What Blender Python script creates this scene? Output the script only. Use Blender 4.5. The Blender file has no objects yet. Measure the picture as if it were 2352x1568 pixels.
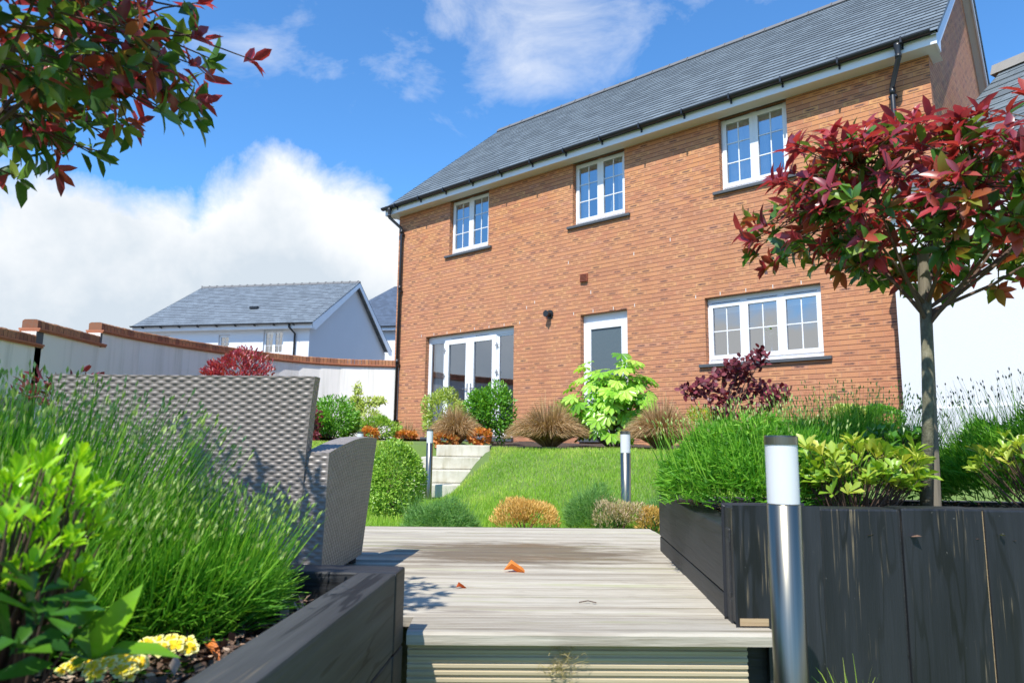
import bpy, math, numpy as np
from mathutils import Matrix, Vector
S = bpy.context.scene
COL = S.collection
rs = np.random.RandomState(7)
R_ = math.radians

# ---------------------------------------------------------------- camera
F, CX, CY = 1610.0, 1176.0, 784.0
PITCH, ROLL = R_(8.44), R_(0.69)
fw = np.array([0, math.cos(PITCH), math.sin(PITCH)])
r0 = np.array([1.0, 0, 0]); u0 = np.cross(r0, fw)
cr = r0*math.cos(ROLL)+u0*math.sin(ROLL)
cu = -r0*math.sin(ROLL)+u0*math.cos(ROLL)
def at(x, y, Y):
    d = fw*F+cr*(x-CX)-cu*(y-CY)
    return d/d[1]*Y
def atz(x, y, z):
    d = fw*F+cr*(x-CX)-cu*(y-CY)
    return d*(z/d[2])
cam = bpy.data.objects.new('camera', bpy.data.cameras.new('camera')); COL.objects.link(cam)
m3 = np.array([cr, cu, -fw]).T
cam.matrix_world = Matrix([[*m3[i], 0] for i in range(3)]+[[0, 0, 0, 1]])
cam.data.sensor_width = 36; cam.data.lens = 36*F/2352
cam.data.clip_start = 0.02; cam.data.clip_end = 2000
cam.data.dof.use_dof = True; cam.data.dof.focus_distance = 4.2; cam.data.dof.aperture_fstop = 5.6
S.camera = cam

# ---------------------------------------------------------------- node helper
class NT:
    def __init__(s, name):
        s.m = bpy.data.materials.new(name); s.m.use_nodes = True
        s.t = s.m.node_tree; s.t.nodes.clear()
        s.out = s.t.nodes.new('ShaderNodeOutputMaterial')
    def n(s, typ, ins=None, **p):
        k = s.t.nodes.new(typ)
        for a, b in p.items(): setattr(k, a, b)
        if ins:
            for a, b in ins.items():
                sock = k.inputs[a]
                if isinstance(b, bpy.types.NodeSocket): s.t.links.new(b, sock)
                else:
                    if isinstance(b, (tuple, list)) and len(b) == 3 and sock.type == 'RGBA': b = (*b, 1)
                    sock.default_value = b
        return k
    def math(s, op, a, b=0.0, c=0.0):
        k = s.n('ShaderNodeMath', {0: a, 1: b, 2: c}, operation=op); return k.outputs[0]
    def noise(s, vec=None, scale=5, detail=3, rough=.5, dim='3D', dist=0):
        i = {'Scale': scale, 'Detail': detail, 'Roughness': rough, 'Distortion': dist}
        if vec is not None: i['Vector'] = vec
        return s.n('ShaderNodeTexNoise', i, noise_dimensions=dim).outputs[0]
    def ramp(s, fac, stops, interp='LINEAR'):
        k = s.n('ShaderNodeValToRGB', {0: fac}); r = k.color_ramp; r.interpolation = interp
        while len(r.elements) < len(stops): r.elements.new(.5)
        for e, (p, c) in zip(r.elements, stops):
            e.position = p; e.color = (*c, 1) if len(c) == 3 else c
        return k.outputs[0]
    def mix(s, fac, a, b, mode='MIX'):
        k = s.n('ShaderNodeMix', {0: fac, 6: a, 7: b}, data_type='RGBA', blend_type=mode); return k.outputs[2]
    def mapr(s, v, a, b, c=0.0, d=1.0):
        return s.n('ShaderNodeMapRange', {0: v, 1: a, 2: b, 3: c, 4: d}).outputs[0]
    def scale(s, vec, v):
        return s.n('ShaderNodeVectorMath', {0: vec, 1: v}, operation='MULTIPLY').outputs[0]
    def pr(s, color, rough=.6, bump=None, bs=.3, bd=.01, **extra):
        i = {'Base Color': color, 'Roughness': rough}; i.update(extra)
        if bump is not None:
            i['Normal'] = s.n('ShaderNodeBump', {'Height': bump, 'Strength': bs, 'Distance': bd}).outputs[0]
        return s.n('ShaderNodeBsdfPrincipled', i).outputs[0]
    def done(s, sh): s.t.links.new(sh, s.out.inputs[0]); return s.m
    def obj(s): return s.n('ShaderNodeTexCoord').outputs['Object']
    def uv(s): return s.n('ShaderNodeTexCoord').outputs['UV']
    def geo(s): return s.n('ShaderNodeNewGeometry').outputs['Position']

def plain(name, col, rough=.5, var=.12, ns=6, bump=0, **extra):
    t = NT(name); p = t.obj(); nz = t.noise(p, ns, 4, .6)
    c = t.mix(nz, tuple(x*(1-var) for x in col), tuple(min(1, x*(1+var)) for x in col))
    b = t.noise(p, ns*14, 3) if bump else None
    return t.done(t.pr(c, rough, b, bump or .1, .004, **extra))

def brick_mat(name, tint=(1, 1, 1)):
    t = NT(name); uv = t.n('ShaderNodeSeparateXYZ', {0: t.uv()}); u, v = uv.outputs[0], uv.outputs[1]
    row = t.math('FLOOR', t.math('DIVIDE', v, .075))
    off = t.math('MULTIPLY', t.math('FRACT', t.math('MULTIPLY', row, .5)), 2)
    bx = t.math('DIVIDE', t.math('ADD', u, t.math('MULTIPLY', off, .1125)), .225)
    bi = t.math('FLOOR', bx); fx = t.math('FRACT', bx); fy = t.math('FRACT', t.math('DIVIDE', v, .075))
    wn = t.n('ShaderNodeTexWhiteNoise', {'Vector': t.n('ShaderNodeCombineXYZ', {0: bi, 1: row, 2: .5}).outputs[0]}, noise_dimensions='3D')
    rnd = wn.outputs[0]; rc = t.n('ShaderNodeSeparateColor', {0: wn.outputs[1]})
    big = t.noise(t.scale(t.uv(), (1, 1, 1)), .7, 2)
    base = t.ramp(rnd, [(0, (.40, .145, .065)), (.3, (.58, .24, .088)), (.55, (.50, .18, .08)), (.8, (.65, .31, .11)), (1, (.52, .225, .125))])
    vg = t.mapr(v, 4.3, 3.6, 0, .45); base = t.mix(t.math('MAXIMUM', t.mapr(big, .4, .65, 0, .4), t.math('MULTIPLY', vg, .8)), base, (.53, .24, .135))
    fine = t.noise(t.scale(t.uv(), (1, 2.2, 1)), 55, 4, .7)
    base = t.mix(t.mapr(fine, .38, .68, 0, .4), base, (.62, .36, .21))
    # darker kiss mark in the middle of many bricks
    ax = t.math('ABSOLUTE', t.math('SUBTRACT', fx, .5)); ay = t.math('ABSOLUTE', t.math('SUBTRACT', fy, .56))
    core = t.math('MULTIPLY', t.mapr(ax, .2, .38, 1, 0), t.mapr(ay, .08, .26, 1, 0))
    nm = t.mapr(t.noise(t.scale(t.uv(), (1, 1.6, 1)), 30, 4, .75), .38, .62)
    core = t.math('MULTIPLY', core, t.math('ADD', t.math('MULTIPLY', nm, .6), .4))
    k1 = t.math('MULTIPLY', core, t.mapr(rc.outputs[0], .3, .75, 0, .85))
    base = t.mix(k1, base, (.22, .07, .045))
    k2 = t.math('MULTIPLY', core, t.mapr(rc.outputs[1], .76, .84, 0, .95))
    base = t.mix(k2, base, (.06, .045, .05))
    bed = t.math('LESS_THAN', fy, .16); perp = t.math('LESS_THAN', fx, .045)
    mort = t.math('MAXIMUM', bed, perp)
    mc = t.mix(bed, (.48, .24, .145), (.105, .045, .028))  # bed joints darker than perps: shadow of the recessed joint painted into the mortar
    c = t.mix(t.math('MULTIPLY', mort, .85), base, mc)
    dirt = t.noise(t.scale(t.uv(), (1.6, .5, 1)), 1, 4, .6); c = t.mix(t.mapr(dirt, .5, .72, 0, .28), c, t.mix(1., c, (.68, .62, .58), 'MULTIPLY'))
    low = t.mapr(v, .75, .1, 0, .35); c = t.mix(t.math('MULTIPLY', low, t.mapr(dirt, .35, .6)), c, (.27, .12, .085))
    h = t.math('ADD', t.math('MULTIPLY', t.math('SUBTRACT', 1, mort), 1), t.math('MULTIPLY', fine, .35))
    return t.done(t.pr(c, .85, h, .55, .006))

def slate_mat(name, col, wid=.3, rowh=.2):
    t = NT(name); uv = t.n('ShaderNodeSeparateXYZ', {0: t.uv()}); u, v = uv.outputs[0], uv.outputs[1]
    row = t.math('FLOOR', t.math('DIVIDE', v, rowh))
    off = t.math('MULTIPLY', t.math('FRACT', t.math('MULTIPLY', row, .5)), wid)
    bx = t.math('DIVIDE', t.math('ADD', u, off), wid); bi = t.math('FLOOR', bx); fx = t.math('FRACT', bx)
    fy = t.math('FRACT', t.math('DIVIDE', v, rowh))
    rnd = t.n('ShaderNodeTexWhiteNoise', {'Vector': t.n('ShaderNodeCombineXYZ', {0: bi, 1: row, 2: 3.}).outputs[0]}, noise_dimensions='3D').outputs[0]
    nz = t.noise(t.scale(t.uv(), (1, 1, 1)), 1.3, 4, .6); streak = t.noise(t.scale(t.uv(), (30, 5, 1)), 1, 3)
    f = t.math('ADD', t.math('MULTIPLY', rnd, .6), t.math('ADD', t.math('MULTIPLY', nz, .4), t.math('MULTIPLY', streak, .05)))
    c = t.ramp(f, [(.1, tuple(x*.72 for x in col)), (.9, tuple(x*1.3 for x in col))])
    gap = t.math('LESS_THAN', fx, .025)
    edge = t.math('LESS_THAN', fy, .085)
    c = t.mix(t.math('MULTIPLY', t.math('MAXIMUM', gap, edge), .75), c, (.02, .022, .026))
    return t.done(t.pr(c, .62, t.math('ADD', streak, t.math('MULTIPLY', rnd, .5)), .25, .004))

def wood_mat(name, cols, rough=.7, gx=1.2, gy=38, stain=False, bs=.35, scratch=0, axis=0):
    """cols dark..light; grain runs along uv axis 0"""
    t = NT(name); uv = t.uv()
    sx = (gx, gy, 1) if axis == 0 else (gy, gx, 1)
    rndo = t.n('ShaderNodeObjectInfo').outputs['Random']
    uvo = t.n('ShaderNodeVectorMath', {0: uv, 1: t.n('ShaderNodeCombineXYZ', {0: t.math('MULTIPLY', rndo, 31.), 1: t.math('MULTIPLY', rndo, 17.)}).outputs[0]}, operation='ADD').outputs[0]
    warp = t.noise(t.scale(uvo, (1.5, 4, 1)), 1, 2)
    g = t.noise(t.scale(uvo, sx), 1, 5, .65, dist=.35)
    g2 = t.noise(t.scale(uvo, tuple(x*3.1 for x in sx)), 1, 3, .6)
    f = t.math('ADD', t.math('MULTIPLY', g, .75), t.math('MULTIPLY', g2, .25))
    c = t.ramp(f, [(.25, cols[0]), (.5, cols[1]), (.75, cols[2])])
    c = t.mix(t.mapr(warp, .3, .7, 0, .3), c, cols[1])
    if scratch:
        sn = t.noise(t.scale(uvo, (2.5, 110, 1) if axis == 0 else (110, 2.5, 1)), 1, 3, .7)
        sm = t.mapr(sn, .58, .68); sm = t.math('MULTIPLY', sm, t.mapr(t.noise(uvo, 3, 3), .48, .62))
        c = t.mix(t.math('MULTIPLY', sm, scratch), c, (.26, .20, .12)); kn = t.noise(t.scale(uvo, (.7, 7, 1) if axis == 0 else (7, .7, 1)), 1, 3, .55); c = t.mix(t.mapr(t.math('ABSOLUTE', t.math('SUBTRACT', kn, .5)), .006, .016, .95, 0), c, (.004, .004, .004)); sh_ = t.noise(t.scale(uvo, (1.2, 4, 1) if axis == 0 else (4, 1.2, 1)), 1, 2); c = t.mix(t.mapr(sh_, .45, .68, 0, .45), c, cols[2])  # last mix: bluish sheen painted into the timber colour as lighter patches
        dn = t.mapr(t.noise(uvo, 60, 2, .6), .73, .78); c = t.mix(t.math('MULTIPLY', dn, .5), c, (.2, .19, .17))
    if stain:
        p = t.geo(); sp = t.n('ShaderNodeSeparateXYZ', {0: p})
        # wet brown patch on the boards
        dx = t.math('DIVIDE', t.math('SUBTRACT', sp.outputs[0], .0), .66); dy = t.math('DIVIDE', t.math('SUBTRACT', sp.outputs[1], 3.5), .36)
        rr = t.math('SQRT', t.math('ADD', t.math('MULTIPLY', dx, dx), t.math('MULTIPLY', dy, dy)))
        nz = t.noise(t.scale(p, (2.2, 9, 1)), 1.6, 4, .65)
        w = t.mapr(t.math('ADD', rr, t.math('MULTIPLY', t.math('SUBTRACT', nz, .5), 2.0)), .6, 1.15, .88, 0)
        c = t.mix(w, c, t.mix(nz, (.075, .045, .022), (.20, .155, .075)))
        w2 = t.mapr(t.noise(t.scale(p, (.9, 14, 1)), 1.3, 4, .6), .56, .70, 0, .62)
        c = t.mix(w2, c, (.33, .34, .17))
        w3 = t.mapr(t.noise(t.scale(p, (1.4, 22, 1)), 1.1, 3, .6), .60, .66, 0, .5)
        w3 = t.math('MULTIPLY', w3, t.mapr(sp.outputs[0], -.2, .5, 1, .25))
        c = t.mix(w3, c, (.16, .12, .09))
        kk = t.noise(t.scale(uvo, (3.2, 9, 1)), 1, 2, .5); c = t.mix(t.mapr(kk, .70, .76, 0, .7), c, (.16, .10, .055)); k3 = t.noise(t.scale(uvo, (6, 60, 1)), 1, 3, .6); c = t.mix(t.mapr(k3, .62, .72, 0, .5), c, (.20, .165, .12))
        so_ = t.n('ShaderNodeSeparateXYZ', {0: t.obj()})
        fb = t.math('DIVIDE', t.math('SUBTRACT', so_.outputs[1], 2.057), .146); fr_ = t.math('FRACT', fb); bi_ = t.math('FLOOR', fb)
        brn = t.n('ShaderNodeTexWhiteNoise', {'Vector': t.n('ShaderNodeCombineXYZ', {0: bi_}).outputs[0]}, noise_dimensions='3D').outputs[0]
        ln = t.noise(t.scale(p, (1.3, 1.3, 1)), 1.7, 3)
        ed = t.math('MAXIMUM', t.mapr(fr_, .86, .93, 0, 1), t.mapr(fr_, .0, .035, .6, 0))
        ed = t.math('MULTIPLY', t.math('MULTIPLY', ed, t.mapr(brn, .0, .7, .3, 1)), t.mapr(ln, .3, .55, .45, 1))
        c = t.mix(ed, c, (.10, .075, .05))
        gr_ = t.math('FRACT', t.math('MULTIPLY', fr_, 8)); gl = t.math('MULTIPLY', t.mapr(t.math('ABSOLUTE', t.math('SUBTRACT', gr_, .5)), .12, .3, 1, 0), t.math('MULTIPLY', t.mapr(brn, .3, .7, .1, .75), t.mapr(sp.outputs[0], .0, .9, 1, .15)))
        c = t.mix(gl, c, (.17, .13, .09))
        c = t.mix(t.mapr(brn, .0, 1, 0, .22), c, t.mix(1., c, (.72, .68, .6), 'MULTIPLY'))
        ro = t.mapr(t.math('MAXIMUM', w, w3), 0, .7, rough, .32)
        return t.done(t.pr(c, ro, t.math('ADD', f, t.math('MULTIPLY', g2, .5)), bs, .004))
    return t.done(t.pr(c, rough, t.math('ADD', f, t.math('MULTIPLY', g2, .5)), bs, .005))

def leaf_mat(name, stops, rough=.42, trans=.35, spec=.5, tint=None):
    t = NT(name)
    a = t.n('ShaderNodeAttribute', attribute_name='rnd').outputs['Fac']
    c = t.ramp(a, stops)
    p = t.obj(); c = t.mix(t.mapr(t.noise(p, 25, 2), .3, .7, 0, .25), c, t.mix(1., c, (1.25, 1.3, .9), 'MULTIPLY'))
    b = t.pr(c, rough, **{'Specular IOR Level': spec})
    tr = t.n('ShaderNodeBsdfTranslucent', {'Color': t.mix(1., c, tint or (1.5, 1.5, .6), 'MULTIPLY')}).outputs[0]
    return t.done(t.n('ShaderNodeMixShader', {0: trans, 1: b, 2: tr}).outputs[0])

def glass_mat(name, refl=.3, tint=(.93, .95, .96), col=(.8, .88, 1)):
    t = NT(name)
    fr = t.n('ShaderNodeFresnel', {'IOR': 1.5}).outputs[0]
    f = t.math('MINIMUM', t.math('ADD', refl, t.math('MULTIPLY', fr, 1.2)), .95)
    g = t.n('ShaderNodeBsdfGlossy', {'Color': col, 'Roughness': .02}).outputs[0]
    tr = t.n('ShaderNodeBsdfTransparent', {'Color': tint}).outputs[0]
    return t.done(t.n('ShaderNodeMixShader', {0: f, 1: tr, 2: g}).outputs[0])

M = {}
M['brick'] = brick_mat('facing_brick')
M['brick_red'] = plain('vent_terracotta', (.30, .09, .05), .7)
M['slate'] = slate_mat('roof_slate', (.135, .165, .182))
M['slate_far'] = slate_mat('far_slate', (.16, .19, .215), .3, .24)
M['slate_dark'] = slate_mat('dark_slate', (.065, .09, .13), .3, .24)
M['ridge'] = plain('ridge_tile', (.14, .14, .14), .7, .2, 5)
M['upvc'] = plain('white_plastic', (.80, .81, .82), .3, .02, 2)
M['soffit'] = plain('cream_soffit', (.74, .73, .68), .5, .02, 2)
M['gutter'] = plain('black_plastic', (.018, .02, .023), .35, .1)
M['sill'] = plain('dark_stone_sill', (.075, .085, .095), .7, .15, 10, .1)
M['chrome'] = plain('handle_metal', (.5, .5, .5), .25, .02, Metallic=1.0)
M['room'] = plain('room_plaster', (.5, .46, .4), .9)
M['curtain'] = plain('lilac_curtain', (.34, .24, .36), .9)
M['blind_w'] = plain('cream_blind', (.75, .74, .70), .9)
M['curtain_w'] = plain('pale_curtain', (.72, .74, .72), .9)
M['glass'] = glass_mat('window_glass', .4, col=(.82, .84, .86))
M['glass_door'] = glass_mat('door_glass', .28, (.85, .86, .85))
t = NT('obscure_glass'); M['obscure'] = t.done(t.pr(t.mix(t.noise(t.obj(), 60, 3), (.07, .10, .115), (.12, .155, .17)), .25, t.noise(t.obj(), 140, 2), .35, .002))
def render_mat(name, col, stains=0):
    t = NT(name); p = t.geo(); n1 = t.noise(p, 90, 3, .6); n2 = t.noise(p, 1.2, 4)
    c = t.mix(n2, tuple(x*.95 for x in col), col)
    if stains:
        s1 = t.noise(t.scale(p, (3.5, 3.5, .22)), 1.5, 4, .65)
        c = t.mix(t.mapr(s1, .5, .75, 0, stains), c, (.42, .42, .33))
    return t.done(t.pr(c, .85, n1, .5, .004))
M['render'] = render_mat('white_render', (.77, .77, .765))
M['render_wall'] = render_mat('garden_wall_render', (.84, .80, .735), .5)
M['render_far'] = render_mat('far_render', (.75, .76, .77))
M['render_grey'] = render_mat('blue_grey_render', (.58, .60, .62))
t = NT('coping_brick'); r = t.n('ShaderNodeAttribute', attribute_name='rnd').outputs['Fac']
c = t.ramp(r, [(0, (.22, .085, .045)), (.5, (.36, .15, .07)), (1, (.46, .22, .10))])
c = t.mix(t.mapr(t.noise(t.obj(), 30, 4), .4, .7, 0, .6), c, (.19, .12, .085)); M['coping'] = t.done(t.pr(c, .9, t.noise(t.obj(), 90, 3), .4, .004))
M['tile'] = plain('creasing_tile', (.42, .15, .075), .8, .25, 12, .2)
M['deck'] = wood_mat('weathered_decking', [(.20, .165, .11), (.43, .39, .315), (.57, .53, .445)], .7, 1.9, 30, True, .6)
M['riser'] = wood_mat('grooved_decking', [(.30, .25, .15), (.50, .42, .28), (.62, .54, .38)], .7, .8, 20)
M['black_v'] = wood_mat('black_stained_timber_upright', [(.005, .006, .007), (.011, .012, .015), (.030, .033, .040)], .5, .9, 16, False, .8, 1., 1)
M['black_h'] = wood_mat('black_stained_timber', [(.008, .009, .010), (.016, .017, .019), (.034, .036, .041)], .55, 1.5, 24, False, .5, .25)
M['black_w'] = wood_mat('weathered_black_timber', [(.014, .014, .013), (.036, .037, .037), (.085, .088, .09)], .7, 1.2, 22, False, .8, .35)
M['rawwood'] = wood_mat('raw_timber', [(.20, .13, .07), (.38, .27, .15), (.5, .38, .22)], .8)
t = NT('grey_wicker'); p = t.obj()
M['wicker'] = t.done(t.pr(t.mix(t.noise(p, 30, 3), (.17, .148, .13), (.30, .265, .235)), .4, t.noise(t.scale(p, (40, 40, 600)), 1, 2), .15, .002))
t = NT('brushed_steel'); p = t.obj()
g = t.noise(t.scale(p, (300, 300, 2)), 1, 2)
M['steel'] = t.done(t.pr(t.mix(g, (.20, .185, .145), (.30, .28, .225)), .3, g, .06, .001, **{'Metallic': 1.0}))
t = NT('frosted_diffuser')
M['frost'] = t.done(t.n('ShaderNodeMixShader', {0: .25, 1: t.pr((.86, .87, .89), .3, **{'Specular IOR Level': .5}), 2: t.n('ShaderNodeBsdfTranslucent', {'Color': (.9, .9, .92, 1)}).outputs[0]}).outputs[0])
t = NT('concrete_step'); p = t.obj()
c = t.ramp(t.noise(p, 6, 5, .65), [(.3, (.46, .42, .32)), (.6, (.60, .57, .47))])
c = t.mix(t.mapr(t.noise(t.scale(p, (9, 9, 1.2)), 1.4, 3), .52, .7, 0, .5), c, (.33, .29, .17)); M['concrete'] = t.done(t.pr(c, .85, t.noise(p, 70, 4), .4, .004))
t = NT('garden_ground'); p = t.geo(); c = t.mix(t.noise(p, 3, 5), (.09, .15, .03), (.15, .22, .05)); dd = t.n('ShaderNodeVectorMath', {0: p}, operation='LENGTH').outputs['Value']; c = t.mix(t.mapr(dd, 15, 20), c, (.17, .165, .155)); M['ground'] = t.done(t.pr(c, .95, t.noise(p, 30, 3), .5, .02))
t = NT('soil'); p = t.geo(); c = t.ramp(t.noise(p, 22, 5, .7), [(.3, (.02, .014, .01)), (.6, (.075, .05, .034)), (.8, (.15, .10, .07))]); M['soil'] = t.done(t.pr(c, .95, t.noise(p, 45, 4), .9, .02))
M['edging'] = plain('black_edging', (.03, .033, .038), .5)
t = NT('bark'); p = t.obj(); c = t.ramp(t.noise(t.scale(p, (1, 1, .5)), 60, 5, .7), [(.3, (.07, .065, .04)), (.55, (.15, .14, .085)), (.8, (.26, .24, .17))])
M['bark'] = t.done(t.pr(c, .85, t.noise(p, 160, 4), .8, .004))
M['stake'] = wood_mat('stake_timber', [(.10, .085, .06), (.19, .165, .12), (.28, .25, .19)], .9, 2, 30, False, .6, 0, 1)
M['twig'] = plain('twig_bark', (.10, .06, .04), .8)
M['chip'] = leaf_mat('bark_chips', [(0, (.05, .035, .03)), (.5, (.16, .09, .06)), (.8, (.38, .24, .17)), (1, (.5, .38, .3))], .8, 0)
G = lambda *c: [(i/(len(c)-1), k) for i, k in enumerate(c)]
M['phot'] = leaf_mat('photinia_leaf', [(0, (.03, .11, .02)), (.2, (.09, .24, .035)), (.36, (.20, .36, .05)), (.42, (.32, .15, .04)), (.5, (.42, .08, .05)), (.62, (.44, .045, .06)), (.8, (.34, .05, .075)), (1, (.23, .045, .065))], .34, .38, .8, (1.35, 1.0, .8))
M['laurel'] = leaf_mat('glossy_green_leaf', G((.04, .15, .015), (.11, .30, .025), (.22, .45, .05)), .3, .3)
M['pitt'] = leaf_mat('pittosporum_leaf', G((.10, .21, .025), (.24, .42, .055), (.44, .60, .12)), .35, .3)
M['varieg'] = leaf_mat('variegated_leaf', G((.12, .22, .03), (.38, .48, .09), (.62, .66, .22)), .4, .3)
M['fatsia'] = leaf_mat('fatsia_leaf', G((.07, .22, .02), (.24, .50, .04), (.55, .74, .14)), .28, .35)
M['smoke'] = leaf_mat('smoke_bush_leaf', G((.06, .012, .018), (.15, .025, .038), (.25, .055, .075)), .45, .25, .4, (1.6, .6, .6))
M['lav'] = leaf_mat('lavender_leaf', G((.035, .15, .012), (.12, .34, .025), (.32, .58, .07)), .5, .35, .3)
M['lav_grey'] = leaf_mat('grey_lavender_leaf', G((.08, .18, .06), (.15, .33, .08), (.30, .47, .15)), .5, .3, .3)
M['bud'] = leaf_mat('lavender_bud', G((.22, .34, .08), (.40, .54, .17), (.56, .66, .32)), .6, .2)
M['bud_dark'] = leaf_mat('dark_lavender_bud', G((.05, .08, .05), (.09, .10, .10), (.14, .17, .10)), .6, .1)
M['grass'] = leaf_mat('grass_blade', G((.15, .27, .03), (.24, .44, .045), (.40, .56, .09), (.55, .54, .18)), .5, .35, .3)
M['sedge'] = leaf_mat('brown_sedge', G((.20, .11, .05), (.42, .26, .13), (.64, .46, .28)), .6, .2, .3)
M['heuchera'] = leaf_mat('orange_leaf', G((.45, .09, .03), (.62, .22, .05), (.65, .45, .12)), .5, .3)
M['heather'] = leaf_mat('orange_heather', G((.32, .28, .06), (.66, .40, .11), (.80, .58, .24)), .6, .2, .3)
M['heather_p'] = leaf_mat('pink_heather', G((.18, .28, .06), (.38, .38, .13), (.62, .44, .32), (.70, .66, .42)), .6, .2, .3)
M['skimmia'] = leaf_mat('yellowing_leaf', G((.10, .25, .02), (.26, .42, .04), (.45, .52, .09), (.60, .55, .12)), .33, .3)
M['pieris'] = leaf_mat('bright_green_leaf', G((.02, .075, .018), (.05, .16, .02), (.24, .50, .02), (.45, .68, .03)), .28, .35)
M['petal_y'] = leaf_mat('yellow_petal', G((.80, .40, .01), (.85, .70, .03), (.88, .86, .42)), .6, .3, .2, (1, 1, .7))
M['petal_w'] = plain('cream_petal', (.82, .78, .62), .6)
M['yel'] = leaf_mat('gold_leaf', G((.10, .22, .02), (.3, .4, .03), (.75, .62, .03)), .45, .3)
M['fallen'] = leaf_mat('fallen_leaf', G((.55, .10, .02), (.80, .28, .06)), .5, .3, .4, (1.3, .9, .6))
M['straw'] = leaf_mat('dry_grass', G((.30, .24, .10), (.55, .46, .24)), .7, .2)

# ---------------------------------------------------------------- mesh builder
class MB:
    def __init__(s, g=''): s.v = []; s.f = []; s.uv = []; s.mi = []; s.g = g
    def poly(s, pts, uvs=None, mi=0):
        b = len(s.v); s.v += [tuple(map(float, p)) for p in pts]; s.f.append(tuple(range(b, b+len(pts)))); s.mi.append(mi)
        if uvs is None:
            P = np.array(pts, float); n = np.cross(P[1]-P[0], P[2]-P[1])
            if len(pts) > 3 and np.linalg.norm(n) < 1e-12: n = np.cross(P[2]-P[1], P[3]-P[2])
            a = int(np.argmax(np.abs(n)))
            ij = [(1, 2), (0, 2), (1, 0) if s.g == 'y' else (0, 1)][a]
            uvs = [(p[ij[0]], p[ij[1]]) for p in P]
        s.uv += [tuple(map(float, q)) for q in uvs]
    def box(s, x0, x1, y0, y1, z0, z1, mi=0):
        p = [(x, y, z) for z in (z0, z1) for y in (y0, y1) for x in (x0, x1)]
        for q in ((0, 1, 5, 4), (1, 3, 7, 5), (3, 2, 6, 7), (2, 0, 4, 6), (4, 5, 7, 6), (2, 3, 1, 0)):
            s.poly([p[i] for i in q], mi=mi)
    def prism(s, prof, a, b, axis='x'):
        """extrude closed profile (list of 2d) along axis from a to b"""
        def P(q, t): return {'x': (t, q[0], q[1]), 'y': (q[0], t, q[1]), 'z': (q[0], q[1], t)}[axis]
        n = len(prof); L = 0
        for i in range(n):
            q, r = prof[i], prof[(i+1) % n]; d = math.dist(q, r)
            s.poly([P(q, a), P(q, b), P(r, b), P(r, a)], [(a, L), (b, L), (b, L+d), (a, L+d)]); L += d
        s.poly([P(q, a) for q in prof][::-1]); s.poly([P(q, b) for q in prof])
    def tube(s, pts, rad, sides=6, cap=True):
        pts = np.array(pts, float); n = len(pts); rad = np.broadcast_to(rad, n)
        T = np.gradient(pts, axis=0); T /= (np.linalg.norm(T, axis=1)[:, None]+1e-9)
        ref = np.array([0, 0, 1.]) if abs(T[0][2]) < .9 else np.array([1., 0, 0])
        b = len(s.v); L = 0
        for i in range(n):
            a = np.cross(T[i], ref); a /= np.linalg.norm(a)+1e-9; c = np.cross(T[i], a)
            for k in range(sides):
                th = 2*math.pi*k/sides; s.v.append(tuple(pts[i]+rad[i]*(a*math.cos(th)+c*math.sin(th))))
        for i in range(n-1):
            d = float(np.linalg.norm(pts[i+1]-pts[i])); w = 2*math.pi*rad[i]/sides
            for k in range(sides):
                k2 = (k+1) % sides
                s.f.append((b+i*sides+k, b+i*sides+k2, b+(i+1)*sides+k2, b+(i+1)*sides+k)); s.mi.append(0)
                s.uv += [(k*w, L), ((k+1)*w, L), ((k+1)*w, L+d), (k*w, L+d)]
            L += d
        if cap:
            for i in (0, n-1):
                f = [b+i*sides+k for k in range(sides)]
                s.f.append(tuple(f[::-1] if i == 0 else f)); s.mi.append(0); s.uv += [(0, 0)]*sides
    def lathe(s, prof, sides=24, c=(0, 0)):
        b = len(s.v); n = len(prof)
        for r, z in prof:
            for k in range(sides):
                th = 2*math.pi*k/sides; s.v.append((c[0]+r*math.cos(th), c[1]+r*math.sin(th), z))
        for i in range(n-1):
            for k in range(sides):
                k2 = (k+1) % sides
                s.f.append((b+i*sides+k, b+i*sides+k2, b+(i+1)*sides+k2, b+(i+1)*sides+k)); s.mi.append(0)
                s.uv += [(k, prof[i][1]), (k+1, prof[i][1]), (k+1, prof[i+1][1]), (k, prof[i+1][1])]
    def build(s, name, mat, parent=None, smooth=False, bevel=0):
        me = bpy.data.meshes.new(name); me.from_pydata(s.v, [], s.f)
        for m in (mat if isinstance(mat, (list, tuple)) else [mat]): me.materials.append(m)
        l = me.uv_layers.new(name='UVMap'); l.data.foreach_set('uv', np.array(s.uv, dtype=np.float32).ravel())
        me.polygons.foreach_set('material_index', s.mi)
        if smooth: me.polygons.foreach_set('use_smooth', [True]*len(s.f))
        me.update()
        o = bpy.data.objects.new(name, me); COL.objects.link(o)
        if parent is not None: o.parent = parent
        if bevel:
            import bmesh
            bm = bmesh.new(); bm.from_mesh(me); bmesh.ops.remove_doubles(bm, verts=bm.verts, dist=1e-5)
            bmesh.ops.bevel(bm, geom=[e for e in bm.edges if len(e.link_faces) == 2 and e.calc_face_angle(0) > .5], offset=bevel, segments=2, affect='EDGES', profile=.6)
            bm.to_mesh(me); bm.free()
        return o

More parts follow.
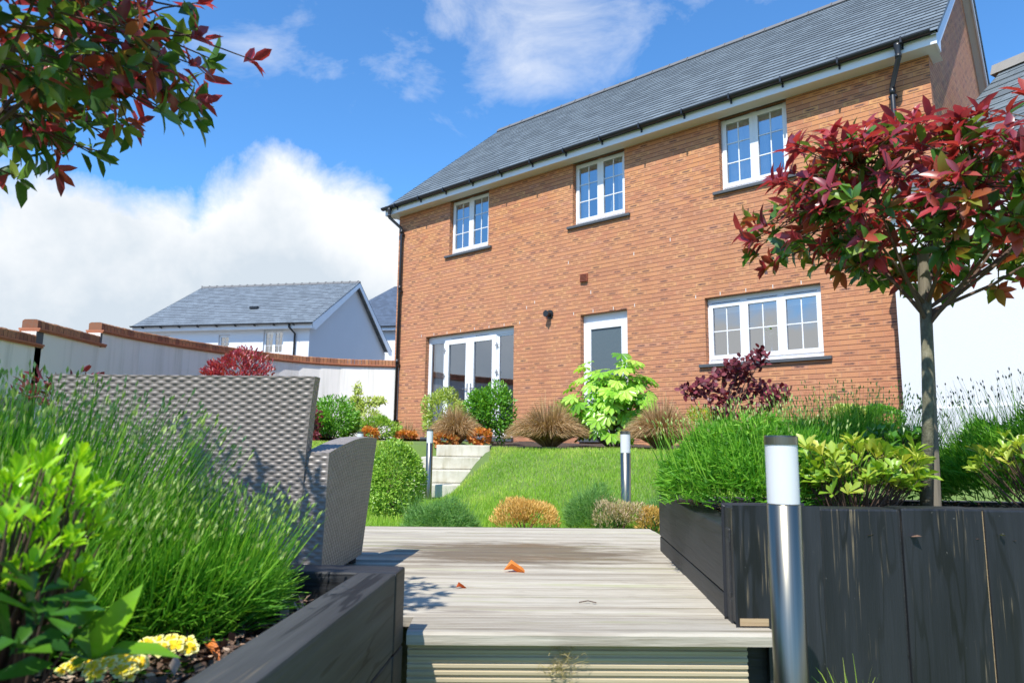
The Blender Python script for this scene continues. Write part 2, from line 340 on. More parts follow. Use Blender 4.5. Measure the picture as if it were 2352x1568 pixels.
def raw(name, V, Fc, mat, parent=None, rnd=None, smooth=False):
    """fast numpy mesh; Fc (n,3|4) array or list of such arrays; rnd per-vertex"""
    me = bpy.data.meshes.new(name)
    if not isinstance(Fc, list): Fc = [Fc]
    tot = [np.full(len(f), f.shape[1]) for f in Fc]; loops = np.concatenate([f.ravel() for f in Fc]); tot = np.concatenate(tot)
    me.vertices.add(len(V)); me.vertices.foreach_set('co', np.asarray(V, np.float32).ravel())
    me.loops.add(len(loops)); me.loops.foreach_set('vertex_index', loops.astype(np.int32))
    me.polygons.add(len(tot)); st = np.concatenate([[0], np.cumsum(tot)[:-1]])
    me.polygons.foreach_set('loop_start', st.astype(np.int32)); me.polygons.foreach_set('loop_total', tot.astype(np.int32))
    me.polygons.foreach_set('use_smooth', np.full(len(tot), smooth))
    if rnd is not None:
        a = me.attributes.new('rnd', 'FLOAT', 'POINT'); a.data.foreach_set('value', np.asarray(rnd, np.float32))
    me.materials.append(mat); me.update(calc_edges=True); me.validate()
    o = bpy.data.objects.new(name, me); COL.objects.link(o)
    if parent is not None: o.parent = parent
    return o

def empty(name, loc=(0, 0, 0), rz=0):
    o = bpy.data.objects.new(name, None); COL.objects.link(o); o.location = [float(x) for x in loc]; o.rotation_euler = (0, 0, rz)
    o.empty_display_size = .1; return o
def tag(o, label=None, cat=None, group=None, kind=None):
    for k, v in (('label', label), ('category', cat), ('group', group), ('kind', kind)):
        if v: o[k] = v
    return o
def copy_tree(o, parent=None):
    c = o.copy(); COL.objects.link(c); c.parent = parent
    for ch in [x for x in bpy.data.objects if x.parent == o]: copy_tree(ch, c)
    return c

# ---------------------------------------------------------------- leaves
def nrm(a): return a/(np.linalg.norm(a, axis=-1, keepdims=True)+1e-9)
T_LEAF = (np.array([[0, 0, 0], [.3, -.85, .09], [.3, 0, 0], [.3, .85, .09], [.7, -.75, -.02], [.7, 0, -.09], [.7, .75, -.02], [1, 0, -.2]]),
          [np.array([[1, 2, 5, 4], [2, 3, 6, 5]]), np.array([[0, 2, 1], [0, 3, 2], [4, 5, 7], [5, 6, 7]])])
T_ROUND = (np.array([[0, 0, 0], [.2, -.75, .03], [.2, 0, 0], [.2, .75, .03], [.7, -.95, .02], [.7, 0, -.03], [.7, .95, .02], [1, 0, -.03]]), T_LEAF[1])
T_OBOV = (np.array([[0, 0, 0], [.35, -.45, .04], [.35, 0, 0], [.35, .45, .04], [.75, -.95, .05], [.75, 0, -.02], [.75, .95, .05], [1, 0, -.06]]), T_LEAF[1])
T_DIA = (np.array([[0, 0, 0], [.5, -1, .05], [1, 0, 0], [.5, 1, .05]]), [np.array([[0, 1, 2, 3]])])
T_BLADE = (np.array([[0, -1, 0], [0, 1, 0], [.5, .8, .03], [.5, -.8, .03], [1, 0, -.02]]), [np.array([[0, 1, 2, 3]]), np.array([[3, 2, 4]])])
class Lv:
    def __init__(s): s.V = []; s.Q = []; s.T = []; s.R = []; s.n = 0
    def add(s, P, D, N, L, W, rnd, tmpl=T_LEAF):
        P = np.atleast_2d(P); n = len(P)
        if n == 0: return
        D = nrm(np.atleast_2d(D)); N = np.atleast_2d(N); Sd = nrm(np.cross(D, N)); Nn = np.cross(Sd, D)
        L = np.broadcast_to(L, n)[:, None, None]; W = np.broadcast_to(W, n)[:, None, None]
        t, fs = tmpl; k = len(t)
        V = P[:, None]+D[:, None]*t[None, :, 0:1]*L+Sd[:, None]*t[None, :, 1:2]*W+Nn[:, None]*t[None, :, 2:3]*L
        b = s.n+np.arange(n)[:, None, None]*k
        for f in fs:
            (s.Q if f.shape[1] == 4 else s.T).append((f[None]+b).reshape(-1, f.shape[1]))
        s.V.append(V.reshape(-1, 3)); s.R.append(np.repeat(np.broadcast_to(rnd, n), k)); s.n += n*k
    def strips(s, pts, W, rnd, side=None):
        """pts (n,m,3) centre lines; W (n,) width; tapered ribbons"""
        n, m, _ = pts.shape; T = nrm(np.gradient(pts, axis=1))
        if side is None: side = nrm(rs.normal(size=(n, 3)))
        sd = nrm(np.cross(T, side[:, None])); taper = (1-np.linspace(0, 1, m)**2*.85)[None, :, None]
        w = np.broadcast_to(W, n)[:, None, None]*taper
        V = np.stack([pts-sd*w, pts+sd*w], 2).reshape(-1, 3)
        b = s.n+np.arange(n)[:, None, None]*2*m; i = np.arange(m-1)
        f = np.stack([2*i, 2*i+1, 2*i+3, 2*i+2], 1)[None]+b
        s.Q.append(f.reshape(-1, 4)); s.V.append(V); s.R.append(np.repeat(np.broadcast_to(rnd, n), 2*m)); s.n += n*2*m
    def build(s, name, mat, parent=None, smooth=True):
        fc = []
        if s.Q: fc.append(np.concatenate(s.Q))
        if s.T: fc.append(np.concatenate(s.T))
        return raw(name, np.concatenate(s.V), fc, mat, parent, np.concatenate(s.R), smooth)

def rdir(n): return nrm(rs.normal(size=(n, 3)))
def lump(D, amp=.2, seed=0):
    q = np.random.RandomState(seed); k = q.normal(size=(9, 3))*2.6; ph = q.uniform(0, 6, 9)
    return 1+amp*np.mean(np.sin(D@k.T+ph), axis=1)*2.2
def shrub(name, label, cat, c, rad, n, L, mat, W=None, tmpl=T_DIA, amp=.22, seed=1, lo=.45, up=.45, zmin=-.85, group=None, stem=True, parts='foliage', rr=(0, 1)):
    """bush of leaf-sized faces; c = crown centre; rad = 3 radii; base at c.z-rad.z"""
    c = np.array(c, float); rad = np.array(rad, float)
    root = empty(name, (c[0], c[1], c[2]-rad[2])); tag(root, label, cat, group)
    D = rdir(n*2); D = D[D[:, 2] > zmin][:n]; m = len(D)
    # small clumps: pull directions to random centres
    K = rdir(max(12, n//60)); K = K[K[:, 2] > zmin]; idx = rs.randint(len(K), size=m)
    sel = rs.rand(m) < .75; D[sel] = nrm(K[idx[sel]]+D[sel]*.33)
    tone = rs.rand(len(K))[idx]
    rr_ = (lo+(1-lo)*rs.rand(m)**.55)*lump(D, amp, seed)
    P = D*rad*rr_[:, None]+np.array([0, 0, rad[2]])
    dr = nrm(D+rdir(m)*.8+np.array([0, 0, up])); nn = nrm(D*.6+rdir(m)*.6+np.array([0, 0, .6]))
    lv = Lv(); LL = L*(.65+.7*rs.rand(m)); W = W or L*.22
    rv = np.clip(rr[0]+(rr[1]-rr[0])*(.55*rs.rand(m)+.25*tone+.2*np.clip(rr_, 0, 1)), 0, 1)
    lv.add(P, dr, nn, LL, W*(.7+.6*rs.rand(m)), rv, tmpl)
    lv.build(parts, M[mat], root)
    if stem:
        mb = MB()
        for k in range(7):
            e = rdir(1)[0]*rad*.75; e[2] = abs(e[2])+rad[2]
            mb.tube([(0, 0, 0), e*.4+[0, 0, .02], e], [max(.004, rad[0]*.04), .004, .002], 5)
        mb.build('stem', M['twig'], root)
    return root

# ================================================================ ground
def sst(a, b, x): t = np.clip((x-a)/(b-a), 0, 1); return t*t*(3-2*t)
EX = np.array([-60, -.3, .65, 1.5, 1.95, 2.6, 3.2, 60]); EY = np.array([9.2, 9.2, 8.6, 7.9, 7.3, 6.6, 6.0, 6.0])
def hgt(X, Y):
    yb = np.interp(X, EX, EY)
    top = np.where(X < -.7, .0, -.05)
    bank = -.6+(top+.6)*sst(yb-2.35, yb-.05, Y)
    low = -.60+0*X
    cm = sst(-1.75, -1.3, X)*(1-sst(-.85, -.2, X))*(1-sst(9.5, 9.7, Y))
    h = bank*(1-cm)+np.minimum(bank, low-.03)*cm
    h = h+.012*np.sin(X*3.1+Y*1.7)*np.sin(Y*2.3-X)
    h = np.where(Y > 10, h+.06*sst(10, 12, Y), h)
    f = 4.57+.02*(X)
    return np.where(Y < f, -.80, h)
def grid_mesh(xs, ys, fn, name, mat):
    X, Y = np.meshgrid(xs, ys); Z = fn(X, Y); V = np.stack([X, Y, Z], -1).reshape(-1, 3)
    nx, ny = len(xs), len(ys); i, j = np.meshgrid(np.arange(nx-1), np.arange(ny-1)); a = (j*nx+i).ravel()
    return raw(name, V, np.stack([a, a+1, a+nx+1, a+nx], 1), mat, smooth=True)
xs = np.concatenate([[-500, -120, -40, -20, -12], np.arange(-8, 7, .12), [8, 12, 20, 40, 120, 500]])
ys = np.concatenate([[-300, -60, -20, -6, 0, 2, 3], np.arange(4, 12.5, .08), [13, 15, 20, 40, 120, 600, 1500]])
tag(grid_mesh(xs, ys, hgt, 'ground', M['ground']), kind='structure')

# flower bed soil above the lawn edging (a thin sheet draped on the ground)
def bedf(X, Y): return hgt(X, Y)+.02+.02*np.sin(X*5)*np.sin(Y*4)
V = []; Q = []
us = np.linspace(-.28, 5.2, 60)
for i, x in enumerate(us):
    ya = np.interp(x, EX, EY)+.04; yb = 8.787+(5.58-x)*.8617+.05
    for k in range(8):
        y = ya+(yb-ya)*k/7; V.append((x, y, float(bedf(np.array(x), np.array(y)))+(.02 if k else 0)))
for i in range(59):
    for k in range(7): a = i*8+k; Q.append((a, a+8, a+9, a+1))
tag(raw('flower_bed', np.array(V), np.array(Q), M['soil'], smooth=True), kind='structure')
V = [(-5.9, 10.6), (-3.3, 10.4), (-2.2, 10.9), (-1.35, 11.4), (-1.2, 14.0), (-2.65, 15.7), (-4.4, 15.4), (-5.9, 13)]
b = MB(); b.poly([(x, y, .085) for x, y in V]); tag(b.build('side_border', M['soil']), kind='structure')

# lawn blades
def lawn():
    n = 190000; X = rs.uniform(-4.2, 2.6, n); Y = 4.55+(9.9-4.55)*rs.rand(n)**1.25
    yb = np.interp(X, EX, EY); f = 4.59+.02*X
    keep = (Y > f) & ((Y < yb) | ((X < -1.15) & (Y < 10.6)))
    keep &= ~((X > -1.35) & (X < -.25) & (Y > 8.35))
    X, Y = X[keep], Y[keep]; n = len(X); Z = hgt(X, Y)-.003
    patch = .5+.25*np.sin(X*2.1+1)*np.sin(Y*1.9)+.25*np.sin(X*5.3-Y*4.1)
    edge = sst(.9, .1, yb[keep]-Y)
    H = (.022+.035*rs.rand(n))*(1+.6*patch*(Y < 7.3)); a = rs.uniform(0, 6.28, n); le = rs.rand(n)*.7
    D = nrm(np.stack([np.cos(a)*le, np.sin(a)*le, np.ones(n)], 1))
    lv = Lv(); rv = np.clip(.15+.35*rs.rand(n)+.3*(patch-.5)+.6*edge*rs.rand(n)+.45*(rs.rand(n) < .07)+.3*np.clip(np.sin(X*1.3+2)*np.sin(Y*2.7+1)*np.sin(X*4-Y*3), 0, 1), 0, 1)
    lv.add(np.stack([X, Y, Z], 1), D, rdir(n), H, .0022+.0012*rs.rand(n), rv, T_BLADE)
    o = lv.build('grass', M['grass'], smooth=False)
    tag(o, 'short green lawn grass growing over the sloping bank and the flat lawn', 'grass', kind='stuff')
lawn()

# edging
b = MB(); px = np.linspace(-.27, 2.0, 30)
for i in range(29):
    x0, x1 = px[i], px[i+1]; y0, y1 = np.interp([x0, x1], EX, EY)
    z0, z1 = [float(np.interp(x, [-.3, .65, 1.5, 1.95], [-.005, -.012, -.028, -.09])) for x in (x0, x1)]
    for (a0, a1, c0, c1) in [((x0, y0-.012, z0), (x1, y1-.012, z1), (x1, y1-.012, z1-.12), (x0, y0-.012, z0-.12)), ((x0, y0+.02, z0), (x1, y1+.02, z1), (x1, y1-.012, z1), (x0, y0-.012, z0)), ((x0, y0+.02, z0-.12), (x1, y1+.02, z1-.12), (x1, y1+.02, z1), (x0, y0+.02, z0))]:
        b.poly([c1, c0, a0, a1][::-1])
tag(b.build('lawn_edging', M['edging']), 'thin black edging board curving along the top of the grass bank', 'edging')

# ================================================================ brick house
AH = R_(40.75)
dv = np.array([math.cos(AH), -math.sin(AH), 0]); nv = np.array([-math.sin(AH), -math.cos(AH), 0])
HL, HD, ZS = 10.9, 7.4, 5.285
house = empty('brick_house', -nv*10.3-dv*12.41, -AH)
tag(house, 'two storey orange brick house with grey slate roof and white windows behind the lawn', 'house')
RB, RM = 3.7, .85                       # ridge offset, roof slope
ZE = 5.47; OV = .27
def rz(y): return ZE+RM*(y+OV) if y <= RB else ZE+RM*(RB+OV)-RM*(y-RB)
openings = [(1.70, 2.85, 4.06, ZS), (5.0, 6.13, 4.06, ZS), (7.9, 8.99, 4.06, ZS), (7.58, 9.35, 1.30, 2.36), (1.04, 3.58, .16, 2.33), (5.17, 6.15, .16, 2.36)]
def wall_with_openings(ops, L, z0, z1, depth=.16):
    b = MB(); xs = sorted({0, L, *[o[0] for o in ops], *[o[1] for o in ops]}); zs = sorted({z0, z1, *[o[2] for o in ops], *[o[3] for o in ops]})
    for i in range(len(xs)-1):
        for j in range(len(zs)-1):
            xm, zm = (xs[i]+xs[i+1])/2, (zs[j]+zs[j+1])/2
            if any(o[0] < xm < o[1] and o[2] < zm < o[3] for o in ops): continue
            b.poly([(xs[i], 0, zs[j]), (xs[i+1], 0, zs[j]), (xs[i+1], 0, zs[j+1]), (xs[i], 0, zs[j+1])])
    for x0, x1, a, c in ops:
        for x, s in ((x0, 1), (x1, -1)):
            p = [(x, 0, a), (x, 0, c), (x, depth, c), (x, depth, a)]; b.poly(p if s > 0 else p[::-1])
        b.poly([(x0, 0, c), (x1, 0, c), (x1, depth, c), (x0, depth, c)]); b.poly([(x0, depth, a), (x1, depth, a), (x1, 0, a), (x0, 0, a)])
    return b
b = wall_with_openings(openings, HL, -.6, ZS)
def gable(b, x, flip):
    p = [(x, 0, -.6), (x, HD, -.6), (x, HD, rz(HD)-.2), (x, RB, rz(RB)-.2), (x, 0, ZS)]
    b.poly(p if not flip else p[::-1])
gable(b, HL, False); gable(b, 0, True); b.poly([(0, HD, -.6), (0, HD, rz(HD)-.2), (HL, HD, rz(HD)-.2), (HL, HD, -.6)])
b.build('wall', M['brick'], house)
# lintel weep vents
b = MB()
for x0, x1, z0, z1 in openings[3:]:
    nn = int((x1-x0)/.42)+2
    for k in range(nn): xx = x0-.15+(x1-x0+.3)*k/(nn-1); b = MB(); b.box(xx-.005, xx+.005, -.004, .01, z1+.012, z1+.067); b.build('weep_vent', M['soffit'], house)
for xx, zz in ((4.9, 3.35), (6.3, 3.28), (4.1, 2.7), (5.4, 2.72), (7.0, 3.4), (3.9, 2.62)): b = MB(); b.box(xx-.005, xx+.005, -.004, .01, zz, zz+.06); b.build('weep_vent', M['soffit'], house)
# rooms behind the glass
b = MB()
for z0, z1 in ((.1, 2.7), (2.9, 5.25)):
    y0, y1, x0, x1 = .2, 3.4, .2, HL-.2
    b.poly([(x0, y1, z0), (x1, y1, z0), (x1, y1, z1), (x0, y1, z1)][::-1]); b.poly([(x0, y0, z0), (x1, y0, z0), (x1, y1, z0), (x0, y1, z0)]); b.poly([(x0, y0, z1), (x0, y1, z1), (x1, y1, z1), (x1, y0, z1)])
    for x in (x0, 3.9, 6.9, x1): b.box(x-.05, x+.05, y0, y1, z0, z1)
b.build('room_wall', M['room'], house)
# roof: overlapping slate courses
def roof_slope(y0, z0, y1, z1, x0, x1, name, mat, parent, expo=.2, step=.012):
    L = math.hypot(y1-y0, z1-z0); n = max(1, round(L/expo)); e = L/n; ty, tz = (y1-y0)/L, (z1-z0)/L; ny, nz = -tz, ty
    if nz < 0: ny, nz = -ny, -nz
    b = MB()
    for i in range(n):
        a, c = i*e, (i+1)*e; q0 = (y0+ty*a+ny*step, z0+tz*a+nz*step); q1 = (y0+ty*c, z0+tz*c); qb = (y0+ty*a, z0+tz*a)
        b.poly([(x0, *q0), (x1, *q0), (x1, *q1), (x0, *q1)], [(x0, i*expo+.0001), (x1, i*expo+.0001), (x1, (i+1)*expo-.0001), (x0, (i+1)*expo-.0001)])
        b.poly([(x0, *qb), (x1, *qb), (x1, *q0), (x0, *q0)], [(x0, i*expo+.01)]*4)
    for x in (x0, x1): b.poly([(x, y0, z0-.045), (x, y0+ny*step, z0+nz*step), (x, y1+ny*step, z1+nz*step), (x, y1, z1-.045)])
    b.poly([(x0, y0, z0-.045), (x0, y1, z1-.045), (x1, y1, z1-.045), (x1, y0, z0-.045)])
    return b.build(name, mat, parent)
XV0, XV1 = -.22, HL+.17
rf = roof_slope(-OV-.05, rz(-OV-.05), RB, rz(RB), XV0, XV1, 'roof', M['slate'], house)
roof_slope(HD+.3, rz(HD+.3), RB, rz(RB), XV0, XV1, 'rear_roof', M['slate'], house)
b = MB(); x = XV0
while x < XV1:
    e = min(x+.45, XV1); zt = rz(RB)
    b.prism([(RB-.13, zt-.07), (RB+.13, zt-.07), (RB+.05, zt+.035), (RB-.05, zt+.035)], x, e-.012, 'x')
    b.prism([(RB-.14, zt-.075), (RB+.14, zt-.075), (RB+.055, zt+.045), (RB-.055, zt+.045)], e-.03, e-.005, 'x'); x = e
b.build('ridge', M['ridge'], rf)
# fascia, soffit, bargeboards
b = MB(); b.box(XV0+.03, XV1-.03, -OV, -OV+.02, ZS-.01, 5.44); fas = b.build('fascia', M['upvc'], house, bevel=.003)
b = MB(); b.box(XV0+.035, XV1-.035, -OV+.021, .05, ZS, ZS+.015)
b.build('soffit', M['soffit'], house)
for x0, x1, xw in ((XV1-.05, XV1-.025, HL), (XV0+.025, XV0+.05, 0)):
    b = MB()
    p = [(-OV+.0, ZS-.012), (-OV+.0, rz(-OV)-.03), (RB, rz(RB)-.03), (HD+.27, rz(HD+.27)-.03), (HD+.27, rz(HD+.27)-.24), (RB, rz(RB)-.26), (.05, rz(.05)-.30), (.02, ZS-.012)]
    b.poly([(x1, *q) for q in p]); b.poly([(x0, *q) for q in p][::-1])
    for i in range(len(p)):
        q, r = p[i], p[(i+1) % len(p)]; b.poly([(x0, *q), (x1, *q), (x1, *r), (x0, *r)][::-1])
    b.build('bargeboard', M['upvc'], house)
    b = MB(); s0, s1 = sorted((xw, x0))
    for (ya, yb_) in ((0, RB), (HD+.25, RB)): b.poly([(s0, ya, rz(ya)-.23), (s1, ya, rz(ya)-.23), (s1, yb_, rz(yb_)-.23), (s0, yb_, rz(yb_)-.23)])
    b.poly([(s0, .02, ZS+.002), (s1, .02, ZS+.002), (s1, .3, ZS+.002), (s0, .3, ZS+.002)])
    b.build('verge_soffit', M['soffit'], house)
# gutter
b = MB(); gy, gz, gr = -OV-.06, 5.45, .058
prof = [(gy+gr*math.cos(t), gz+gr*math.sin(t)) for t in np.linspace(math.pi, 2*math.pi, 10)]+[(gy+gr-.006, gz), (gy-gr+.006, gz)]
b.prism(prof, XV0-.02, XV1-.08, 'x'); gut = b.build('gutter', M['gutter'], house, smooth=False)
b = MB()
for k in range(14):
    b = MB(); x = .25+k*(HL-.5)/13; b.box(x-.012, x+.012, gy-.062, -OV, gz-.075, gz-.05); b.box(x-.012, x+.012, gy-.066, gy-.056, gz-.075, gz+.01); b.box(x-.012, x+.012, -OV-.022, -OV, gz-.12, gz-.05); b.build('gutter_bracket', M['gutter'], gut)
for x in (3.7, 7.4): b = MB(); b.prism([(q[0]*1+(q[0]-gy)*.08, q[1]-.004) for q in prof[:10]]+[(gy+gr, gz+.004), (gy-gr, gz+.004)], x-.05, x+.05, 'x'); b.build('gutter_joint', M['gutter'], gut)
def downpipe(x, xo, bot):
    b = MB(); b.lathe([(.0, gz-.05), (.055, gz-.05), (.05, gz-.09), (.037, gz-.15), (.036, gz-.2)], 14, (xo, gy))
    b.tube([(xo, gy, gz-.18), (xo, gy, gz-.26), (x, -.065, gz-.50), (x, -.065, gz-.55), (x, -.065, bot)], .034, 14)
    for z in (gz-.52, 3.6, 1.9): b.tube([(x, -.065, z), (x, -.065, z-.1)], .04, 14)
    for z in (gz-.66, 3.45, 1.75, .5): b.box(x-.05, x+.05, -.08, -.004, z, z+.035)
    b.tube([(xo, gy, gz-.2), (xo, gy, gz-.25)], .041, 14)
    b.build('downpipe', M['gutter'], house, smooth=True)
downpipe(.17, .02, .2); downpipe(10.45, 10.6, .3)

def frame_rect(b, x0, x1, z0, z1, w, y0, y1):
    b.box(x0, x0+w, y0, y1, z0, z1); b.box(x1-w, x1, y0, y1, z0, z1); b.box(x0+w, x1-w, y0, y1, z0, z0+w); b.box(x0+w, x1-w, y0, y1, z1-w, z1)
def window(parent, op, n, cols, rows, head=.0, sill=True, curtains=(), fy=.1, glass='glass', sillmat='sill', vents=True):
    x0, x1, z0, z1 = op; b = MB(); fw_ = .045; z0f = z0+.0
    frame_rect(b, x0+.004, x1-.004, z0f+.05, z1-head-.004, fw_, fy, fy+.065)
    b.box(x0+.004, x1-.004, fy-.02, fy+.065, z0+.001, z0f+.05)     # cill section of the frame
    if head: b.box(x0+.004, x1-.004, fy, fy+.065, z1-head-.004, z1-.002)
    W = (x1-x0-.008-2*fw_); lw = (W-(n-1)*.045)/n; zi0, zi1 = z0f+.05+fw_, z1-head-.004-fw_
    for k in range(n-1): xx = x0+.004+fw_+(k+1)*lw+k*.045; b.box(xx, xx+.045, fy+.002, fy+.063, zi0, zi1)
    w = b.build('window', M['upvc'], parent)
    for k in range(n):
        a = x0+.004+fw_+k*(lw+.045); c = a+lw; s = MB(); g = .004
        frame_rect(s, a-.022, c+.022, zi0-.022, zi1+.022, .066, fy-.017, fy+.04)
        ia, ic, iz0, iz1 = a+.044, c-.044, zi0+.044, zi1-.044
        for i in range(1, cols): xx = ia+(ic-ia)*i/cols; s.box(xx-.009, xx+.009, fy+.003, fy+.021, iz0, iz1)
        for i in range(1, rows):
            zz = iz0+(iz1-iz0)*i/rows
            for q in range(cols): xa = ia+(ic-ia)*q/cols+(.009 if q else 0); xb = ia+(ic-ia)*(q+1)/cols-(.009 if q < cols-1 else 0); s.box(xa, xb, fy+.003, fy+.021, zz-.009, zz+.009)
        s.build('casement', M['upvc'], w, bevel=.003)
        p = MB(); p.poly([(ia-.005, fy+.012, iz0-.005), (ic+.005, fy+.012, iz0-.005), (ic+.005, fy+.012, iz1+.005), (ia-.005, fy+.012, iz1+.005)])
        p.build('pane', M[glass], w)
        if vents:
            v = MB(); v.box(a+.03, c-.03, fy-.024, fy-.0175, zi1+.03, zi1+.036); v.build('trickle_vent', M['gutter'], w)
    if sill:
        s = MB(); s.box(x0-.11, x1+.11, -.05, fy-.021, z0-.05, z0-.002); s.build('sill', M[sillmat], w, bevel=.004)
    for (ca, cb, cz0, cz1, mt) in curtains:
        q = MB(); m = 14; X = np.linspace(ca, cb, m); Yc = .24+.02*np.sin(np.arange(m)*2.2)
        for i in range(m-1): q.poly([(X[i], Yc[i], cz0), (X[i+1], Yc[i+1], cz0), (X[i+1], Yc[i+1], cz1), (X[i], Yc[i], cz1)])
        q.build('curtain' if 'curtain' in mt else 'blind', M[mt], w)
    return w
window(house, openings[0], 2, 2, 3, .0, True, [(1.72, 2.12, 4.1, 5.25, 'curtain')])
window(house, openings[1], 2, 2, 3, .0, True, [(5.02, 5.22, 4.1, 5.25, 'curtain_w'), (5.85, 6.1, 4.1, 5.25, 'curtain_w')])
window(house, openings[2], 2, 2, 3, .0, True, [(7.92, 8.42, 4.1, 5.25, 'curtain_w'), (8.42, 8.97, 4.95, 5.25, 'curtain_w'), (8.47, 8.62, 4.1, 4.95, 'curtain_w')])
window(house, openings[3], 3, 2, 2, .07, True, [(7.65, 9.3, 2.12, 2.3, 'blind_w')])
# french doors
x0, x1, z0, z1 = openings[4]; b = MB(); fy = .1
frame_rect(b, x0+.004, x1-.004, z0, z1-.004, .05, fy, fy+.065); b.box(x0+.054, x1-.054, fy, fy+.065, z1-.12, z1-.054)
side = .50; b.box(x0+side, x0+side+.05, fy, fy+.065, z0+.05, z1-.12); b.box(x1-side-.05, x1-side, fy, fy+.065, z0+.05, z1-.12)
fd = b.build('french_door', M['upvc'], house)
xa, xb = x0+side+.05, x1-side-.05; xm = (xa+xb)/2
for a, c in ((xa-.02, xm-.002), (xm+.002, xb+.02)):
    s = MB(); frame_rect(s, a, c, z0+.03, z1-.10, .115, fy-.02, fy+.045); s.build('door_leaf', M['upvc'], fd, bevel=.004)
    p = MB(); p.poly([(a+.11, fy+.01, z0+.14), (c-.11, fy+.01, z0+.14), (c-.11, fy+.01, z1-.21), (a+.11, fy+.01, z1-.21)]); p.build('pane', M['glass_door'], fd)
for a, c in ((x0+.05, x0+side), (x1-side, x1-.05)):
    s = MB(); frame_rect(s, a, c, z0+.05, z1-.12, .035, fy+.012, fy+.05); s.build('side_light', M['upvc'], fd)
    p = MB(); p.poly([(a+.03, fy+.03, z0+.08), (c-.03, fy+.03, z0+.08), (c-.03, fy+.03, z1-.15), (a+.03, fy+.03, z1-.15)]); p.build('pane', M['glass_door'], fd)
q = MB(); X = np.linspace(1.12, 1.5, 12); Yc = .24+.02*np.sin(np.arange(12)*2.2)
for i in range(11): q.poly([(X[i], Yc[i], .2), (X[i+1], Yc[i+1], .2), (X[i+1], Yc[i+1], 2.2), (X[i], Yc[i], 2.2)])
q.build('curtain', M['curtain_w'], fd)
for xx, sg in ((xm-.05, -1), (xm+.05, 1)):
    s = MB(); s.box(xx-.014, xx+.014, fy-.03, fy-.0205, 1.02, 1.26); s.box(min(xx, xx+sg*.12), max(xx, xx+sg*.12), fy-.06, fy-.045, 1.14, 1.16); s.box(xx-.01, xx+.01, fy-.05, fy-.03, 1.14, 1.16); s.build('handle', M['chrome'], fd, bevel=.003)
for xx in (xa-.035, xb+.035):
    for zz in (2.0, 1.45, .5): s = MB(); s.box(xx-.012, xx+.012, fy-.03, fy-.0205, zz-.05, zz+.05); s.box(xx-.045, xx+.045, fy-.028, fy-.021, zz-.008, zz+.008); s.build('hinge', M['chrome'], fd)
for a in (xa+.15, xm+.15): s = MB(); s.box(a, a+.36, fy-.008, fy-.001, z1-.095, z1-.088); s.build('trickle_vent', M['gutter'], fd)
s = MB(); s.box(x0-.02, x1+.02, -.07, fy-.001, z0-.08, z0-.002); s.build('sill', M['sill'], fd)
# back door
x0, x1, z0, z1 = openings[5]; b = MB(); frame_rect(b, x0+.004, x1-.004, z0, z1-.004, .055, fy, fy+.065); b.box(x0+.06, x1-.06, fy, fy+.065, z1-.16, z1-.06)
bd = b.build('back_door', M['upvc'], house)
s = MB(); frame_rect(s, x0+.045, x1-.045, z0+.03, z1-.15, .125, fy-.02, fy+.045); s.box(x0+.17, x1-.17, fy-.012, fy+.04, z0+.155, z0+.85); s.build('door_leaf', M['upvc'], bd, bevel=.004)
p = MB(); p.poly([(x0+.165, fy+.005, z0+.84), (x1-.165, fy+.005, z0+.84), (x1-.165, fy+.005, z1-.27), (x0+.165, fy+.005, z1-.27)]); p.build('pane', M['obscure'], bd)
s = MB(); s.box(x1-.13, x1-.10, fy-.03, fy-.0205, 1.05, 1.3); s.box(x1-.22, x1-.11, fy-.06, fy-.045, 1.17, 1.19); s.build('handle', M['chrome'], bd)
s = MB(); s.box(x0-.02, x1+.02, -.07, fy-.021, z0-.08, z0-.002); s.build('sill', M['sill'], bd)
# boiler flue and air vent
b = MB(); b.tube([(4.47, -.002, 2.45), (4.47, -.02, 2.45)], .085, 20); b.tube([(4.47, -.02, 2.45), (4.47, -.12, 2.45)], .05, 18); b.tube([(4.47, -.12, 2.45), (4.47, -.135, 2.45)], .062, 18)
fl = b.build('flue', M['gutter'], house); b = MB(); b.tube([(4.47, -.1, 2.41), (4.47, -.11, 2.34)], [.018, .015], 10); b.build('drip_spout', M['brick_red'], fl)
b = MB(); b.box(5.18, 5.34, -.035, 0, 2.96, 3.11)
for k in range(6): b.box(5.19, 5.33, -.05, -.036, 2.967+k*.024, 2.977+k*.024)
b.build('air_vent', M['brick_red'], house, bevel=.002)
def house_pt(x, y, z): p = -nv*10.3+dv*(x-12.41)-nv*y; return (p[0], p[1], z)
# ornaments on the window boards
fg = empty('figurine', house_pt(5.76, .19, 4.11), -AH); tag(fg, 'small white figurine standing inside the middle upstairs window', 'ornament')
b = MB(); b.lathe([(.0, 0), (.05, 0), (.055, .02), (.03, .06), (.045, .12), (.05, .17), (.028, .22), (.035, .25), (.04, .29), (.03, .33), (.0, .345)], 14); b.build('body', M['petal_w'], fg, smooth=True)
b = MB(); b.lathe([(.0, .345), (.012, .35), (.02, .38), (.008, .42), (0, .43)], 10); b.build('head', M['petal_w'], fg, smooth=True)
vs = empty('flower_vase', house_pt(8.55, .2, 1.36), -AH); tag(vs, 'glass vase of cream flowers inside the three pane downstairs window', 'vase')
b = MB(); b.lathe([(.0, 0), (.04, 0), (.045, .01), (.03, .1), (.05, .26), (.048, .26), (.026, .1), (.0, .02)], 16); b.build('vase', glass_mat('vase_glass', .2, (.75, .85, .85)), vs, smooth=True)
lv = Lv(); P = rdir(60)*[.14, .08, .13]+[0, 0, .42]; lv.add(P, rdir(60), rdir(60), .06, .014, rs.rand(60)); lv.build('leaves', M['laurel'], vs)
b = MB()
